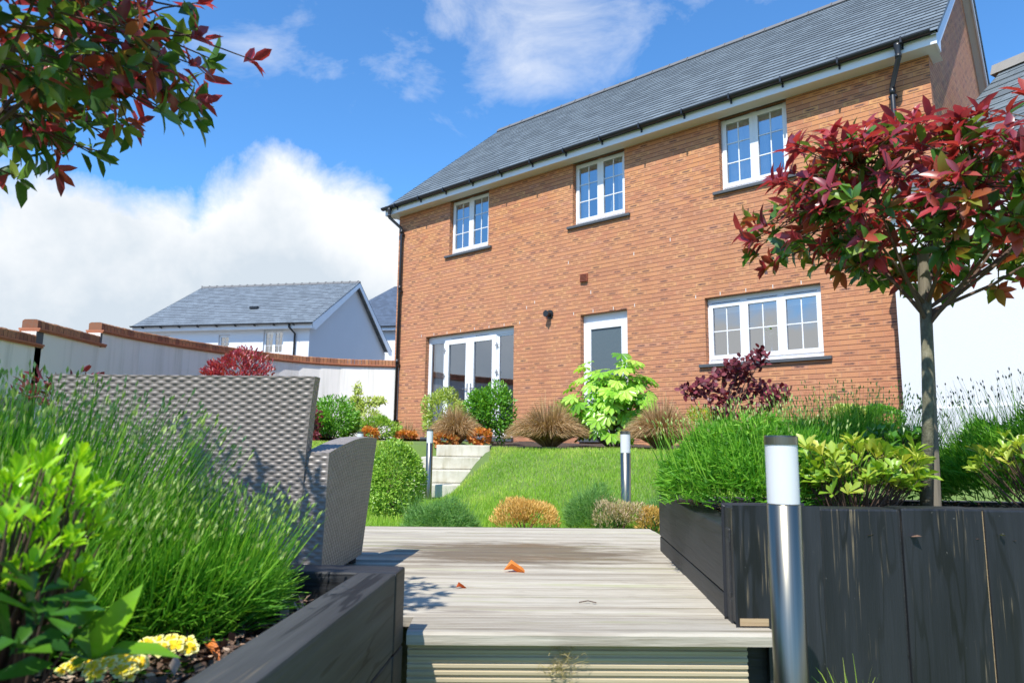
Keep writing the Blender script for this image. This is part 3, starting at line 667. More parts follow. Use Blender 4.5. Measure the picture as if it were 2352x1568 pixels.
for k in range(6):
    q = rdir(1)[0]*[.1, .05, .08]+[0, 0, .40]; b.tube([(0, 0, .1), q], .002, 4); b.lathe([(0, q[2]-.02), (.024, q[2]-.008), (.026, q[2]+.008), (.0, q[2]+.022)], 8, (q[0], q[1]))
b.build('flower', M['petal_w'], vs, smooth=True)

# ================================================================ background houses
AF = R_(11.1); dF = np.array([math.cos(AF), -math.sin(AF), 0]); cF = at(712, 745, 31.)
FL = 8.5; org = cF-dF*FL; org[2] = 0
fh = empty('white_house', org, -AF); tag(fh, 'white rendered house with grey slate roof behind the curved garden wall', 'house')
ops = [(6.25, 7.24, 3.9, 5.06), (3.99, 4.56, 4.2, 4.86), (.6, 1.5, 4.2, 4.9)]
b = wall_with_openings(ops, FL, -.8, 5.12, .15)
ZR, BF, eF = 8.25, 4.58, 5.30
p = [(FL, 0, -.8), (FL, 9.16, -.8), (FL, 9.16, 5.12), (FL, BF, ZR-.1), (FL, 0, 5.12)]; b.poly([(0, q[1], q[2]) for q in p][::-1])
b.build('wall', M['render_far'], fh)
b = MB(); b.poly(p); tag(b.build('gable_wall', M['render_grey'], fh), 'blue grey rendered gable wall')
mF = (ZR-eF)/(BF+.35)
rr_ = roof_slope(-.35, eF, BF, ZR, -.3, FL+.3, 'roof', M['slate_far'], fh, .24, .014); roof_slope(9.5, eF, BF, ZR, -.3, FL+.3, 'rear_roof', M['slate_far'], fh, .24, .014)
b = MB(); x = -.3
while x < FL+.29:
    b.prism([(BF-.12, ZR-.05), (BF+.12, ZR-.05), (BF+.04, ZR+.06), (BF-.04, ZR+.06)], x, min(x+.43, FL+.3), 'x'); b.box(x-.02, x+.02, BF-.06, BF+.06, ZR+.05, ZR+.09); x += .45
b.build('ridge', M['ridge'], rr_)
b = MB(); b.box(5.0-.35, 5.4-.35, 1.27, 1.5, eF+mF*1.7+.02, eF+mF*1.85+.04); b.build('roof_vent', M['gutter'], rr_)
b = MB(); b.box(-.3, FL+.3, -.33, -.3, 5.05, 5.27); b.box(-.3, FL+.3, -.3, 0, 5.06, 5.08)
for x0 in (-.3, FL+.27):
    q = [(-.33, 5.03), (-.33, eF), (BF, ZR-.03), (9.48, eF), (9.48, 5.03), (9.16, 5.03), (BF, ZR-.27), (.0, 5.03)]
    b.poly([(x0, *k) for k in q][::-1]); b.poly([(x0+.03, *k) for k in q])
    for i in range(8): a, c = q[i], q[(i+1) % 8]; b.poly([(x0, *a), (x0+.03, *a), (x0+.03, *c), (x0, *c)][::-1])
b.build('fascia', M['upvc'], fh)
b = MB(); b.prism([(-.33+.0+.11*math.cos(t)-.1, 5.28+.06*math.sin(t)) for t in np.linspace(math.pi, 2*math.pi, 7)], -.3, FL+.28, 'x')
for k in range(9): x = .3+k*.95; b.box(x, x+.03, -.5, -.33, 5.17, 5.22)
b.build('gutter', M['gutter'], fh)
b = MB(); b.tube([(7.7, -.4, 5.22), (7.7, -.4, 5.1), (7.83, -.08, 4.85), (7.83, -.08, 0)], .045, 10); b.build('downpipe', M['gutter'], fh, smooth=True)
window(fh, ops[0], 2, 2, 3, .0, False, vents=False); window(fh, ops[1], 1, 2, 2, .0, False, vents=False); window(fh, ops[2], 2, 2, 2, .0, False, vents=False)
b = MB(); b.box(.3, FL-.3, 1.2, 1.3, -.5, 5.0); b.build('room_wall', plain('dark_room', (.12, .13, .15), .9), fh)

o2 = at(903, 750, 44.); o2[2] = 0
h2 = empty('blue_roof_house', o2, -AF); tag(h2, 'house with dark blue hipped slate roof half hidden behind the brick house', 'house')
z2 = float(at(903, 750, 44.)[2]); zt = float(at(833, 655, 49.)[2])
b = MB(); b.box(-4.5, 12, 0, 10, -.8, z2-.1); b.build('wall', M['render_far'], h2)
b = MB(); A = [(-4.9, -.4, z2), (12.4, -.4, z2), (12.4, 10.4, z2), (-4.9, 10.4, z2)]; ap = (-1.9, 5, zt); ap2 = (7, 5, zt-.05)
def roofpoly(pts):
    P = np.array(pts); u = nrm(P[1]-P[0]); n = nrm(np.cross(u, P[2]-P[1])); w = np.cross(n, u); b.poly(pts, [((p-P[0])@u, (p-P[0])@w) for p in P])
roofpoly([A[0], A[1], ap2, ap]); roofpoly([A[1], A[2], ap2]); roofpoly([A[2], A[3], ap, ap2]); roofpoly([A[3], A[0], ap])
b.build('roof', M['slate_dark'], h2)
b = MB(); b.box(-4.9, 12.4, -.42, -.38, z2-.28, z2-.03); b.build('fascia', M['upvc'], h2)
b = MB(); b.box(-4.9, 12.4, -.54, -.43, z2-.1, z2-.01); b.build('gutter', M['gutter'], h2)

# ================================================================ garage on the right
g = nrm(np.array([.87, .49, 0])); wv = np.array([g[1], -g[0], 0])     # g runs back, wv runs right/near
E0 = at(2041, 440, 8.45); gar = empty('rendered_garage', (E0[0], E0[1], 0), math.atan2(wv[1], wv[0]))
tag(gar, 'white rendered outbuilding with slate roof joined to the right end of the brick house', 'outbuilding')
ez = 3.05; b = MB(); b.box(0, 7, 0, 6.4, .47, ez-.02); b.poly([(0, 0, ez-.02), (0, 3.2, ez+2.55), (0, 6.4, ez-.02)][::-1]); b.poly([(7, 0, ez-.02), (7, 3.2, ez+2.55), (7, 6.4, ez-.02)])
b.build('wall', M['render'], gar)
b = MB(); b.box(-.035, 7.03, -.035, 6.4, -.8, .48); b.build('plinth', M['render'], gar)
rg = roof_slope(-.04, ez+.0, 3.2, ez+2.75, -.02, 7.1, 'roof', M['slate'], gar, .28); roof_slope(6.6, ez-.12, 3.2, ez+2.75, -.12, 7.1, 'rear_roof', M['slate'], gar)
b = MB(); b.prism([(3.06, ez+2.68), (3.34, ez+2.68), (3.26, ez+2.86), (3.14, ez+2.86)], -.14, 7.1, 'x'); b.build('ridge', plain('pale_ridge_tile', (.27, .26, .24), .8, .2), rg)
b = MB(); b.box(0, 7.1, -.04, -.02, ez-.2, ez-.04); b.box(.0, 7.1, -.06, 0, ez-.19, ez-.17); b.build('fascia', M['upvc'], gar)
b = MB(); b.box(.05, 7.1, -.1, -.041, ez-.12, ez-.05); b.build('gutter', M['gutter'], gar)

# ================================================================ garden wall with stepped coping
gw = empty('garden_wall', (-6.6, 9, -.8)); tag(gw, 'curved white rendered garden wall with stepped brick coping', 'garden wall')
def W2(p): return (p[0]+6.6, p[1]-9, p[2]+.8)
curve = [(-6.6, 11.25), (-6.45, 12.0), (-6.1, 12.9), (-5.65, 13.8), (-5.1, 14.65), (-4.5, 15.25), (-3.8, 15.6), (-3.2, 15.72), (-2.55, 15.78)]
def smooth_path(p, n):
    p = np.array(p); t = np.r_[0, np.cumsum(np.linalg.norm(np.diff(p, axis=0), axis=1))]; tt = np.linspace(0, t[-1], n)
    q = np.stack([np.interp(tt, t, p[:, k]) for k in (0, 1)], 1)
    for _ in range(6): q[1:-1] = (q[:-2]+2*q[1:-1]+q[2:])/4
    return q
secs = [(np.array([(-6.6, 3.0), (-6.6, 9.75)]), 1.44), (np.array([(-6.6, 9.62), (-6.6, 11.25)]), 1.66), (np.array([(-6.6, 11.12)]+curve), 1.88)]
TW = .215
for path, top in secs:
    n = max(4, int(np.sum(np.linalg.norm(np.diff(path, axis=0), axis=1))/.075)); q = smooth_path(path, n)
    T = nrm(np.gradient(q, axis=0)); Nn = np.stack([T[:, 1], -T[:, 0]], 1)      # towards garden (+X)
    b = MB(); e = .0
    st = list(range(0, n, 6))+([n-1] if (n-1) % 6 else [])
    for i, j in zip(st[:-1], st[1:]):
        for off, flip in ((0, 1), (-TW, 0)):
            p0, p1 = q[i]+Nn[i]*off, q[j]+Nn[j]*off; P = [W2((*p0, -.85)), W2((*p1, -.85)), W2((*p1, top-.17)), W2((*p0, top-.17))]; b.poly(P[::-1] if flip else P)
    for i in (0, n-1):
        p0, p1 = q[i], q[i]-Nn[i]*TW; b.poly([W2((*p0, -.85)), W2((*p1, -.85)), W2((*p1, top-.17)), W2((*p0, top-.17))][::(1 if i else -1)])
    b.build('rendered_wall', M['render_wall'], gw)
    b = MB()
    for lay, (za, zb, o) in enumerate(((top-.17, top-.15, .03), (top-.147, top-.122, .045))):
        for i, j in zip(st[:-1], st[1:]):
            a0, a1, c0, c1 = q[i]+Nn[i]*o, q[j]+Nn[j]*o, q[i]-Nn[i]*(TW+o), q[j]-Nn[j]*(TW+o)
            b.poly([W2((*a0, za)), W2((*a1, za)), W2((*a1, zb)), W2((*a0, zb))][::-1]); b.poly([W2((*c0, za)), W2((*c1, za)), W2((*c1, zb)), W2((*c0, zb))])
            b.poly([W2((*a0, zb)), W2((*a1, zb)), W2((*c1, zb)), W2((*c0, zb))][::-1]); b.poly([W2((*a0, za)), W2((*a1, za)), W2((*c1, za)), W2((*c0, za))])
        i = 0; a0, c0 = q[0]+Nn[0]*o, q[0]-Nn[0]*(TW+o); b.poly([W2((*a0, za)), W2((*c0, za)), W2((*c0, zb)), W2((*a0, zb))])
    b.build('creasing_tiles', M['tile'], gw)
    V = []; Fq = []; rn = []
    for i in range(n-1):
        t = T[i]; o = .002; jit = rs.uniform(-.003, .003); s0, s1 = .004, float(np.linalg.norm(q[i+1]-q[i]))-.004; hz = top+rs.uniform(-.004, .003)
        pr = [(o+.0, top-.122), (o, hz-.02), (-.012, hz-.004), (-.03, hz), (-TW+.03, hz), (-TW-o, hz-.02), (-TW-o, top-.122)]
        base = len(V)
        for s_ in (s0, s1):
            for (u_, z_) in pr: pt = q[i]+t*s_+Nn[i]*(u_+jit); V.append(W2((*pt, z_)))
        m = len(pr)
        for k in range(m-1): Fq.append((base+k, base+k+1, base+m+k+1, base+m+k))
        for s_ in (0, m): Fq.append((base+s_+0, base+s_+1, base+s_+5, base+s_+6)); Fq.append((base+s_+1, base+s_+2, base+s_+4, base+s_+5)); 
        rn += [rs.rand()]*(2*m)
    raw('coping', np.array(V), np.array(Fq), M['coping'], gw, rn)
    if top < 1.8:   # pier end where the next section steps up
        pass
for yy, top in ((9.62, 1.66), (11.12, 1.88)):
    b = MB(); x, y, _ = W2((-6.6, yy, 0)); b.box(x-.005, x+.006, y+.0, y+.14, top-.40+.8, top-.171+.8); b.build('slate_packing', M['sill'], gw)

# ================================================================ deck
AD = -R_(3.87); AX = R_(1.2)
deck = empty('wooden_deck', (0, 0, 0), AX); tag(deck, 'weathered pale timber deck with a front step between the black planters', 'deck')
D0, NB, BWd = 2.057, 17, .146; ZD = -.508
for k in range(NB):
    b = MB(); y0 = D0+k*BWd; y1 = y0+BWd-.0085
    if k == 0: prof = [(y0-.035, ZD-.034), (y0-.035, ZD-.008), (y0-.028, ZD-.001), (y0-.018, ZD), (y1, ZD), (y1, ZD-.034)]; xe = .79; xl = -.237
    else:
        prof = [(y0, ZD-.03), (y0, ZD-.003), (y0+.003, ZD)]
        m = 8
        for i in range(m):   # shallow reeding
            a = y0+.008+(BWd-.022)*i/m; w = (BWd-.022)/m; dpt = .0045 if k % 3 != 2 else .002; prof += [(a+w*.3, ZD), (a+w*.5, ZD-dpt), (a+w*.75, ZD-dpt*.6)]
        prof += [(y1-.003, ZD), (y1, ZD-.003), (y1, ZD-.03)]; xe = .53+.0885*y0 if y0 < 3.60 else .975; xl = -3.7 if y0 > 2.15 else -.237
    dz = rs.uniform(-.0015, .0015)
    b.prism([(p[0], p[1]+dz) for p in prof][::-1], xl, xe, 'x'); b.build('board', M['deck'], deck)
for k in range(3):  # grooved riser boards
    b = MB(); z1 = ZD-.036-k*.146; z0 = z1-.142; prof = [(D0+.03, z0), (D0+.03, z1), (D0, z1)]
    for i in range(7):
        a = z1-.006-(.132)*i/7; w = .132/7; prof += [(D0, a-w*.15), (D0+.007, a-w*.3), (D0+.007, a-w*.6), (D0, a-w*.75)]
    prof += [(D0, z0)]
    b.prism(prof, -.237, .715, 'x'); b.build('riser_board', M['riser'], deck)
b = MB(); b.box(-3.6, .6, 4.46, 4.52, -.85, ZD-.035); b.box(-3.6, .6, 2.4, 2.45, -.85, ZD-.035); b.build('joist', M['riser'], deck)

# fallen leaves & twig on the deck
def flat_leaf(name, label, p, ang, L, W, rnd, cat='leaf', mat='fallen', curl=.5):
    root = Lv(); d = np.array([math.cos(ang), math.sin(ang), .1]); root.add([(0, 0, 0)], [d], [(0, -.2, 1)], L, W, rnd, (T_LEAF[0]*[1, 1, curl*6], T_LEAF[1]))
    o = root.build(name, M[mat]); o.location = p; tag(o, label, cat); return o
p = atz(1185, 1312, ZD); flat_leaf('fallen_leaf', 'large orange curled leaf lying in the middle of the deck', (p[0]-.05, p[1], ZD+.006), .05, .115, .026, .9)
p = atz(1060, 1352, ZD); flat_leaf('fallen_leaf', 'small red leaf with a stalk lying on the near part of the deck', (p[0]-.02, p[1], ZD+.006), .5, .05, .011, .1)
p = atz(1330, 1385, ZD); b = MB(); b.tube([(0, 0, 0), (.03, .006, .004), (.055, -.012, .002)], .0018, 5); o = b.build('twig', M['twig']); o.location = (p[0], p[1], ZD+.004); tag(o, 'short dry twig lying on the deck boards', 'twig')
lv = Lv(); n = 90; P0 = rs.normal(size=(n, 3))*[.022, .003, .016]; st = np.cumsum(rs.normal(size=(n, 4, 3))*[.010, .002, .011], axis=1)+P0[:, None]
lv.strips(st, .0009, .6*rs.rand(n)); o = lv.build('dry_grass', M['straw']); p = at(1290, 1525, 2.045); o.location = tuple(map(float, p)); tag(o, 'tangle of dry grass caught on the step riser below the deck', 'dry grass')

# ================================================================ planters
pr_ = empty('raised_planter', (0, 0, -.8), AD); tag(pr_, 'black timber raised bed of upright sleepers to the right of the deck', 'planter')
ZT = .8-.171; k = 0; x = .702
for nx in (.955, 1.20, 1.45, 1.70, 1.945, 2.19, 2.435, 2.68, 2.925, 3.17, 3.415, 3.66, 3.91):
    b = MB(); y0 = 2.095+rs.uniform(-.004, .004); zt0 = ZT+rs.uniform(-.002, .002); x1 = nx-.006
    if k == 0: b.prism([(x, ZD+.804), (.795, ZD+.804), (.795, 0), (x1, 0), (x1, zt0), (x, zt0)][::-1], y0, 2.195, 'y')
    else: b.box(x, x1, y0, 2.195, 0, zt0)
    o = b.build('sleeper', M['black_v'], pr_, bevel=.006); o.rotation_euler = (0, 0, AX-AD)
    b = MB(); b.box(x1+.0005, nx-.0005, 2.104, 2.18, 0, ZT-.005); o = b.build('gap_strip', M['rawwood' if k % 2 == 0 else 'black_h'], pr_); o.rotation_euler = (0, 0, AX-AD)
    x = nx; k += 1
b = MB(); b.box(.707, .79, 2.088, 2.0905, ZD+.806, ZD+.826); o = b.build('bare_timber_edge', M['rawwood'], pr_); o.rotation_euler = (0, 0, AX-AD)
b = MB('y'); b.box(.506, .61, 2.19, 3.665, .8-.435, .8-.235); b.build('sleeper', M['black_h'], pr_, bevel=.006)
b = MB('y'); b.box(.508, .609, 2.19, 3.665, .8-.80, .8-.439); b.build('sleeper', M['black_h'], pr_, bevel=.006)
b = MB(); b.box(.615, 4.0, 3.57, 3.66, 0, .8-.24); b.build('sleeper', M['black_h'], pr_, bevel=.006)
b = MB(); b.box(.605, 3.7, 2.25, 3.58, .4, .8-.265); b.build('soil', M['soil'], pr_)
lp = empty('raised_planter', (0, 0, -.8), AD); tag(lp, 'low black timber raised bed of long sleepers to the left of the deck', 'planter')
zt = .8-.330
for i, (z0, z1) in enumerate(((zt-.2, zt), (zt-.404, zt-.204), (.0, zt-.408))):
    b = MB('y'); b.box(-.522, -.42-.001*i, -.6, 1.858, z0, z1); b.build('sleeper', M['black_w'], lp, bevel=.006)
    b = MB(); b.box(-3.0, -.418, 1.861, 1.965, z0, z1); b.build('sleeper', M['black_h'], lp, bevel=.006)
b = MB(); b.box(-3.0, -.52, -.6, 1.865, .1, zt-.075); b.build('soil', M['soil'], lp)
def chips(n, xr, yr, z, name, label):
    lv = Lv(); P = np.stack([rs.uniform(*xr, n), rs.uniform(*yr, n), z+rs.rand(n)*.022], 1); D = rdir(n)*[1, 1, .35]
    lv.add(P, D, nrm(rdir(n)*.6+[0, 0, 1]), .012+.03*rs.rand(n), .004+.008*rs.rand(n), rs.rand(n)**1.3, T_DIA)
    o = lv.build(name, M['chip']); o.rotation_euler = (0, 0, AD); tag(o, label, 'bark chips', kind='stuff')
chips(7000, (-1.3, -.53), (.7, 1.8), -.405, 'bark_chips', 'brown bark chips covering the soil of the left planter')
chips(2500, (.62, 2.6), (2.2, 3.5), -.262, 'bark_chips', 'bark chips covering the soil of the right planter')

# ================================================================ bollards
bl = empty('bollard_light', (0, 0, 0)); H = .8; r = .038
b = MB(); b.lathe([(0, .0), (.055, .0), (.055, .012), (.034, .013), (.034, .02)], 28); b.build('base_plate', M['steel'], bl)
b = MB(); b.lathe([(r, .013), (r, H-.162), (r-.004, H-.16), (0, H-.16)], 40); b.build('post', M['steel'], bl, smooth=False)
b = MB(); b.lathe([(r-.0012, H-.159), (r-.0008, H-.022)], 40); b.build('diffuser', M['frost'], bl, smooth=True)
b = MB(); b.lathe([(0, H-.0215), (r+.001, H-.0215), (r+.001, H-.003), (r-.002, H), (0, H)], 40); b.build('cap', M['steel'], bl)
for me in (bl,):
    for ch in [x for x in bpy.data.objects if x.parent == bl]:
        if ch.name.startswith('post'):
            ch.data.polygons.foreach_set('use_smooth', [True]*len(ch.data.polygons))
specs = [((1793, 1000, 1.70), 'stainless steel bollard light closest to the camera in front of the black planter'),
         ((1436, 990, 5.3), 'stainless steel bollard light on the lawn behind the pinkish heather'),
         ((988, 985, 8.2), 'stainless steel bollard light beside the concrete steps'),
         ((828, 991, 8.5), 'bollard light with only its top showing above the wicker armrest')]
for i, (q, lab) in enumerate(specs):
    o = bl if i == 0 else copy_tree(bl); p = at(*q); o.location = (p[0], p[1], p[2]-H); tag(o, lab, 'bollard light', 'bollard lights around the garden')

# ================================================================ concrete steps
st_ = empty('concrete_steps', (0, 0, 0)); tag(st_, 'four pale concrete steps climbing the grass bank', 'steps')
for i, (xl, xr, yf, zt_) in enumerate((((1002), 1122, 9.45, .0), (967, 1100, 9.1, -.155), (950, 1095, 8.75, -.31), (950, 1090, 8.4, -.465))):
    A = at(xl, 1040, yf); B = at(xr, 1040, yf); b = MB(); b.box(A[0], B[0]+.02, yf, yf+.48, zt_-.15, zt_); b.build('step', M['concrete'], st_, bevel=.012)
b = MB(); b.box(-1.05, -.33, 9.94, 10.6, -.04, .0); o = b.build('paving_slab', M['concrete']); tag(o, kind='structure')

# ================================================================ wicker armchairs
def weave(b_fn, lu, lv_, pu=.047, pv=.0126, res=.0030, amp=.0018):
    """b_fn(U,V)->(P,N) arrays; returns verts, faces with woven relief"""
    nu = max(2, int(lu/res)); nv_ = max(2, int(lv_/(pv/5))); U, V = np.meshgrid(np.linspace(0, 1, nu), np.linspace(0, 1, nv_))
    P, N = b_fn(U, V); su, sv = U*lu, V*lv_; row = np.floor(sv/pv); ph = np.pi*row
    prof = np.sqrt(np.clip(1-(2*(sv/pv-row)-1)**2, 0, 1)); ov_ = np.clip(np.cos(2*np.pi*(su+.25*(sv-pv*(row+.5)))/pu+ph)+.75, 0, 2)/1.75; h = amp*(2.1*prof*ov_**.6-.9)
    edge = np.minimum(np.minimum(U, 1-U)*lu, np.minimum(V, 1-V)*lv_); h = h*np.clip(edge/.006, 0, 1)
    Q = P+N*h[..., None]; i, j = np.meshgrid(np.arange(nu-1), np.arange(nv_-1)); a = (j*nu+i).ravel()
    return Q.reshape(-1, 3), np.stack([a, a+1, a+nu+1, a+nu], 1)
def join(parts):
    V = []; Fq = []; n = 0
    for v, f in parts: V.append(v); Fq.append(f+n); n += len(v)
    return np.concatenate(V), np.concatenate(Fq)
def bil(c00, c10, c11, c01, bulge=(0, 0, 0)):
    c = [np.array(x, float) for x in (c00, c10, c11, c01)]; bu = np.array(bulge, float)
    n = nrm(np.cross(c[1]-c[0], c[3]-c[0]))
    def fn(U, V):
        U_, V_ = U[..., None], V[..., None]
        P = c[0]*(1-U_)*(1-V_)+c[1]*U_*(1-V_)+c[2]*U_*V_+c[3]*(1-U_)*V_+bu*4*V_*(1-V_)
        return P, np.broadcast_to(n, P.shape)
    lu = (np.linalg.norm(c[1]-c[0])+np.linalg.norm(c[2]-c[3]))/2; lv_ = (np.linalg.norm(c[3]-c[0])+np.linalg.norm(c[2]-c[1]))/2
    return weave(fn, lu, lv_)
def armchair():
    root = empty('wicker_armchair')
    hb, wt, wb, th = .745, .492, .446, .06
    y0, yt = .03, -.04      # back leans outward at the top
    def hw(V): return wb+(wt-wb)*V**2.4
    def yc(V): return y0+(yt-y0)*V**1.6
    def face(sg):
        def fn(U, V): return np.stack([(2*U-1)*hw(V)*(-sg), yc(V)+(th if sg > 0 else 0), .03+(hb-.03)*V], -1), np.broadcast_to(np.array([0, float(sg), 0]), (*U.shape, 3))
        return weave(fn, 2*wb, hb-.03)
    def sidef(sg):
        def fn(U, V): return np.stack([sg*hw(V), yc(V)+th*(U if sg > 0 else 1-U), .03+(hb-.03)*V], -1), np.broadcast_to(np.array([float(sg), 0, 0]), (*U.shape, 3))
        return weave(fn, th, hb-.03)
    P = [face(-1), face(1), sidef(1), sidef(-1),
         bil((-wt, yt, hb), (wt, yt, hb), (wt, yt+th, hb), (-wt, yt+th, hb))]
    v, f = join(P); raw('backrest', v, f, M['wicker'], root, None, True)
    for s in (-1, 1):
        parts = []; xi, xo = .449, .532; xi2, xo2 = .451, .540; ya, yb_ = .015, .60
        def tz(U): return .472+.062*np.sin(np.clip(U, 0, 1)*math.pi*.62)
        def side(x0, x1, sg):
            def fn(U, V):
                y = ya+(yb_-ya)*U+.05*V*U; z = .03+(tz(U)-.03)*V; x = s*(x0+(x1-x0)*V+.028*U*V)
                return np.stack([x, y, z], -1), np.broadcast_to(np.array([s*sg, 0, 0.]), (*U.shape, 3))
            v, f = weave(fn, yb_-ya, .45, .026); return v, (f if s*sg < 0 else f[:, ::-1])
        parts.append(side(xo, xo2, 1)); parts.append(side(xi, xi2, -1))
        a0, a1 = (xi, xo) if s > 0 else (-xo, -xi); c0, c1 = (xi2, xo2) if s > 0 else (-xo2, -xi2)
        parts.append(bil((a0, ya, .03), (a1, ya, .03), (c1, ya, tz(0)), (c0, ya, tz(0))))
        parts.append(bil((a1, yb_, .03), (a0, yb_, .03), (c0, yb_+.05, float(tz(1))), (c1, yb_+.05, float(tz(1)))))
        def topf(U, V):
            return np.stack([s*(xi2+(xo2-xi2)*U+.028*V), ya+(yb_+.05-ya)*V, tz(V)], -1), np.broadcast_to(np.array([0, 0, 1.]), (*U.shape, 3))
        v, f = weave(topf, .1, .63, .033); parts.append((v, f if s > 0 else f[:, ::-1]))
        v, f = join(parts); raw('armrest', v, f, M['wicker'], root, None, True)
    b = MB(); b.box(-.45, .45, .10, .62, .05, .28); b.build('seat', M['wicker'], root)
    b = MB(); b.box(-.44, .44, .11, .63, .285, .40); b.build('cushion', plain('charcoal_cushion', (.06, .06, .065), .9), root, bevel=.03)
    for sx in (-.5, .5):
        for sy in (.05, .56): b = MB(); b.tube([(sx, sy, 0), (sx, sy, .035)], .018, 10); b.build('foot', M['gutter'], root)
    return root
ch = armchair(); tag(ch, 'grey wicker armchair turned away from the camera beside the lavender', 'armchair', 'wicker armchairs on the deck')
pc = at(422, 870, 2.56); ch.location = (float(pc[0]), 2.585, ZD+.002); ch.rotation_euler = (0, 0, -R_(2.2))
c2 = copy_tree(ch); tag(c2, 'dark side of a grey wicker chair cut off by the left edge of the photo', 'armchair', 'wicker armchairs on the deck')
c2.location = (-2.93, 3.72, ZD+.002); c2.rotation_euler = (0, 0, -R_(92))

# ================================================================ photinia trees
def photinia(name, label, base, top, cc, rad, seed, n_tip, leafL, stake=None, lowg=.5, nl=(5, 9), bias=0.0):
    global rs; rs = np.random.RandomState(seed)
    base, top, cc, rad = map(lambda q: np.array(q, float), (base, top, cc, rad))
    root = empty(name, base); tag(root, label, 'tree', 'standard photinia trees')
    mb = MB(); mid = (base+top)/2+[.008, 0, 0]
    mb.tube([base-base, mid-base, top-base], [.021, .019, .018], 12); mb.build('trunk', M['bark'], root, smooth=True)
    limbs = []; mb = MB()
    nlb = 12
    for k in range(nlb):
        a = 2*math.pi*k/nlb+rs.uniform(-.3, .3); el = rs.uniform(-.35, .75); e = cc+rad*np.array([math.cos(a)*.62, math.sin(a)*.62, el*.6])
        s0 = top-np.array([0, 0, .10*rs.rand()]); m1 = s0+(e-s0)*.35+[0, 0, -.02]; m2 = s0+(e-s0)*.7+rdir(1)[0]*.03
        pts = np.array([s0, m1, m2, e]); limbs.append(pts); mb.tube(pts-base, [.0075, .0055, .004, .0025], 7)
    D = rdir(n_tip*2); D = D[D[:, 2] > -.93][:n_tip]; n_tip = len(D)
    q = (.40+.6*rs.rand(n_tip)**.5)*lump(D, .16, seed); tips = cc+D*rad*q[:, None]
    allp = np.concatenate([l[0]+(l[1]-l[0])*t for l in [(p[i], p[i+1]) for p in limbs for i in range(3)] for t in np.linspace(.2, 1, 4)[:, None, None]]).reshape(-1, 3)
    starts = []
    for tp in tips:
        dd = np.linalg.norm(allp-tp, axis=1)+rs.rand(len(allp))*.06; s0 = allp[np.argmin(dd)]; starts.append(s0)
        m = (s0+tp)/2+rdir(1)[0]*.025; m[2] -= .01; mb.tube(np.array([s0, m, tp])-base, [.0038, .0026, .0016], 4, False)
    mb.build('branch', M['twig'], root)
    lv = Lv()
    for tp, s0, d, qq in zip(tips, starts, D, q):
        ax = nrm(nrm(tp-s0)*.6+d*.3+np.array([0, 0, .55])); h = (tp[2]-cc[2])/rad[2]
        redness = h*.75+.35*(qq-.6)+rs.normal()*.28+bias
        k = rs.randint(*nl); a0 = rs.rand()*6.28; u = nrm(np.cross(ax, [.3, .5, .1])); w = np.cross(ax, u)
        an = a0+np.arange(k)*2.4; op = .5+.65*rs.rand(k)
        dr = ax*np.cos(op)[:, None]+(u*np.cos(an)[:, None]+w*np.sin(an)[:, None])*np.sin(op)[:, None]
        dr[:, 2] -= .12
        red = redness > -.05
        rv = (.5+.5*rs.rand(k)) if red else (.0+.42*rs.rand(k))
        if not red and rs.rand() < .25: rv = .36+.16*rs.rand(k)
        N = nrm(ax+rdir(k)*.35+[0, 0, .3]); P = tp-ax*(rs.rand(k)*.03)[:, None]
        L = leafL*(.65+.5*rs.rand(k)); lv.add(P-base, dr, N, L, L*(.2 if red else .235), rv)
        # older leaves lower down the twig
        k2 = rs.randint(2, 5); t = rs.rand(k2)[:, None]*.6+.3; P = s0+(tp-s0)*t; dr = nrm(rdir(k2)+[0, 0, .1]+d*.5); L = leafL*(.75+.45*rs.rand(k2))
        lv.add(P-base, dr, nrm(rdir(k2)*.5+[0, 0, 1]), L, L*.23, np.where(rs.rand(k2) < .25+.2*(h > 0), .45+.3*rs.rand(k2), .38*rs.rand(k2)))
    lv.build('crown', M['phot'], root)
    return root
tb = at(2122, 1165, 2.5); photinia('photinia_tree', 'lollipop shaped photinia tree with red and green leaves in the right planter', (1.445, 2.5, -.27), at(2127, 690, 2.5), (1.68, 2.5, .905), (.81, .66, .29), 11, 500, .078, nl=(4, 8), bias=.14)
photinia('photinia_tree', 'photinia tree whose red and green branches hang into the top left corner', (-1.32, 1.34, -.42), (-1.30, 1.36, .48), (-1.24, 1.43, .945), (.575, .50, .34), 23, 400, .066, nl=(3, 6), bias=-.02)
sp = at(2146, 1165, 2.56); b = MB(); b.tube([(0, 0, 0), (.035, .01, 1.0)], [.022, .021], 10); b.tube([(.0, 0, .42), (.0, .0, .43)], .028, 10)
o = b.build('tree_stake', M['stake']); o.location = (sp[0], 2.56, -.27); tag(o, 'round wooden stake tied to the trunk of the right photinia tree', 'stake')
# a few stray low twigs on the right tree are part of its crown

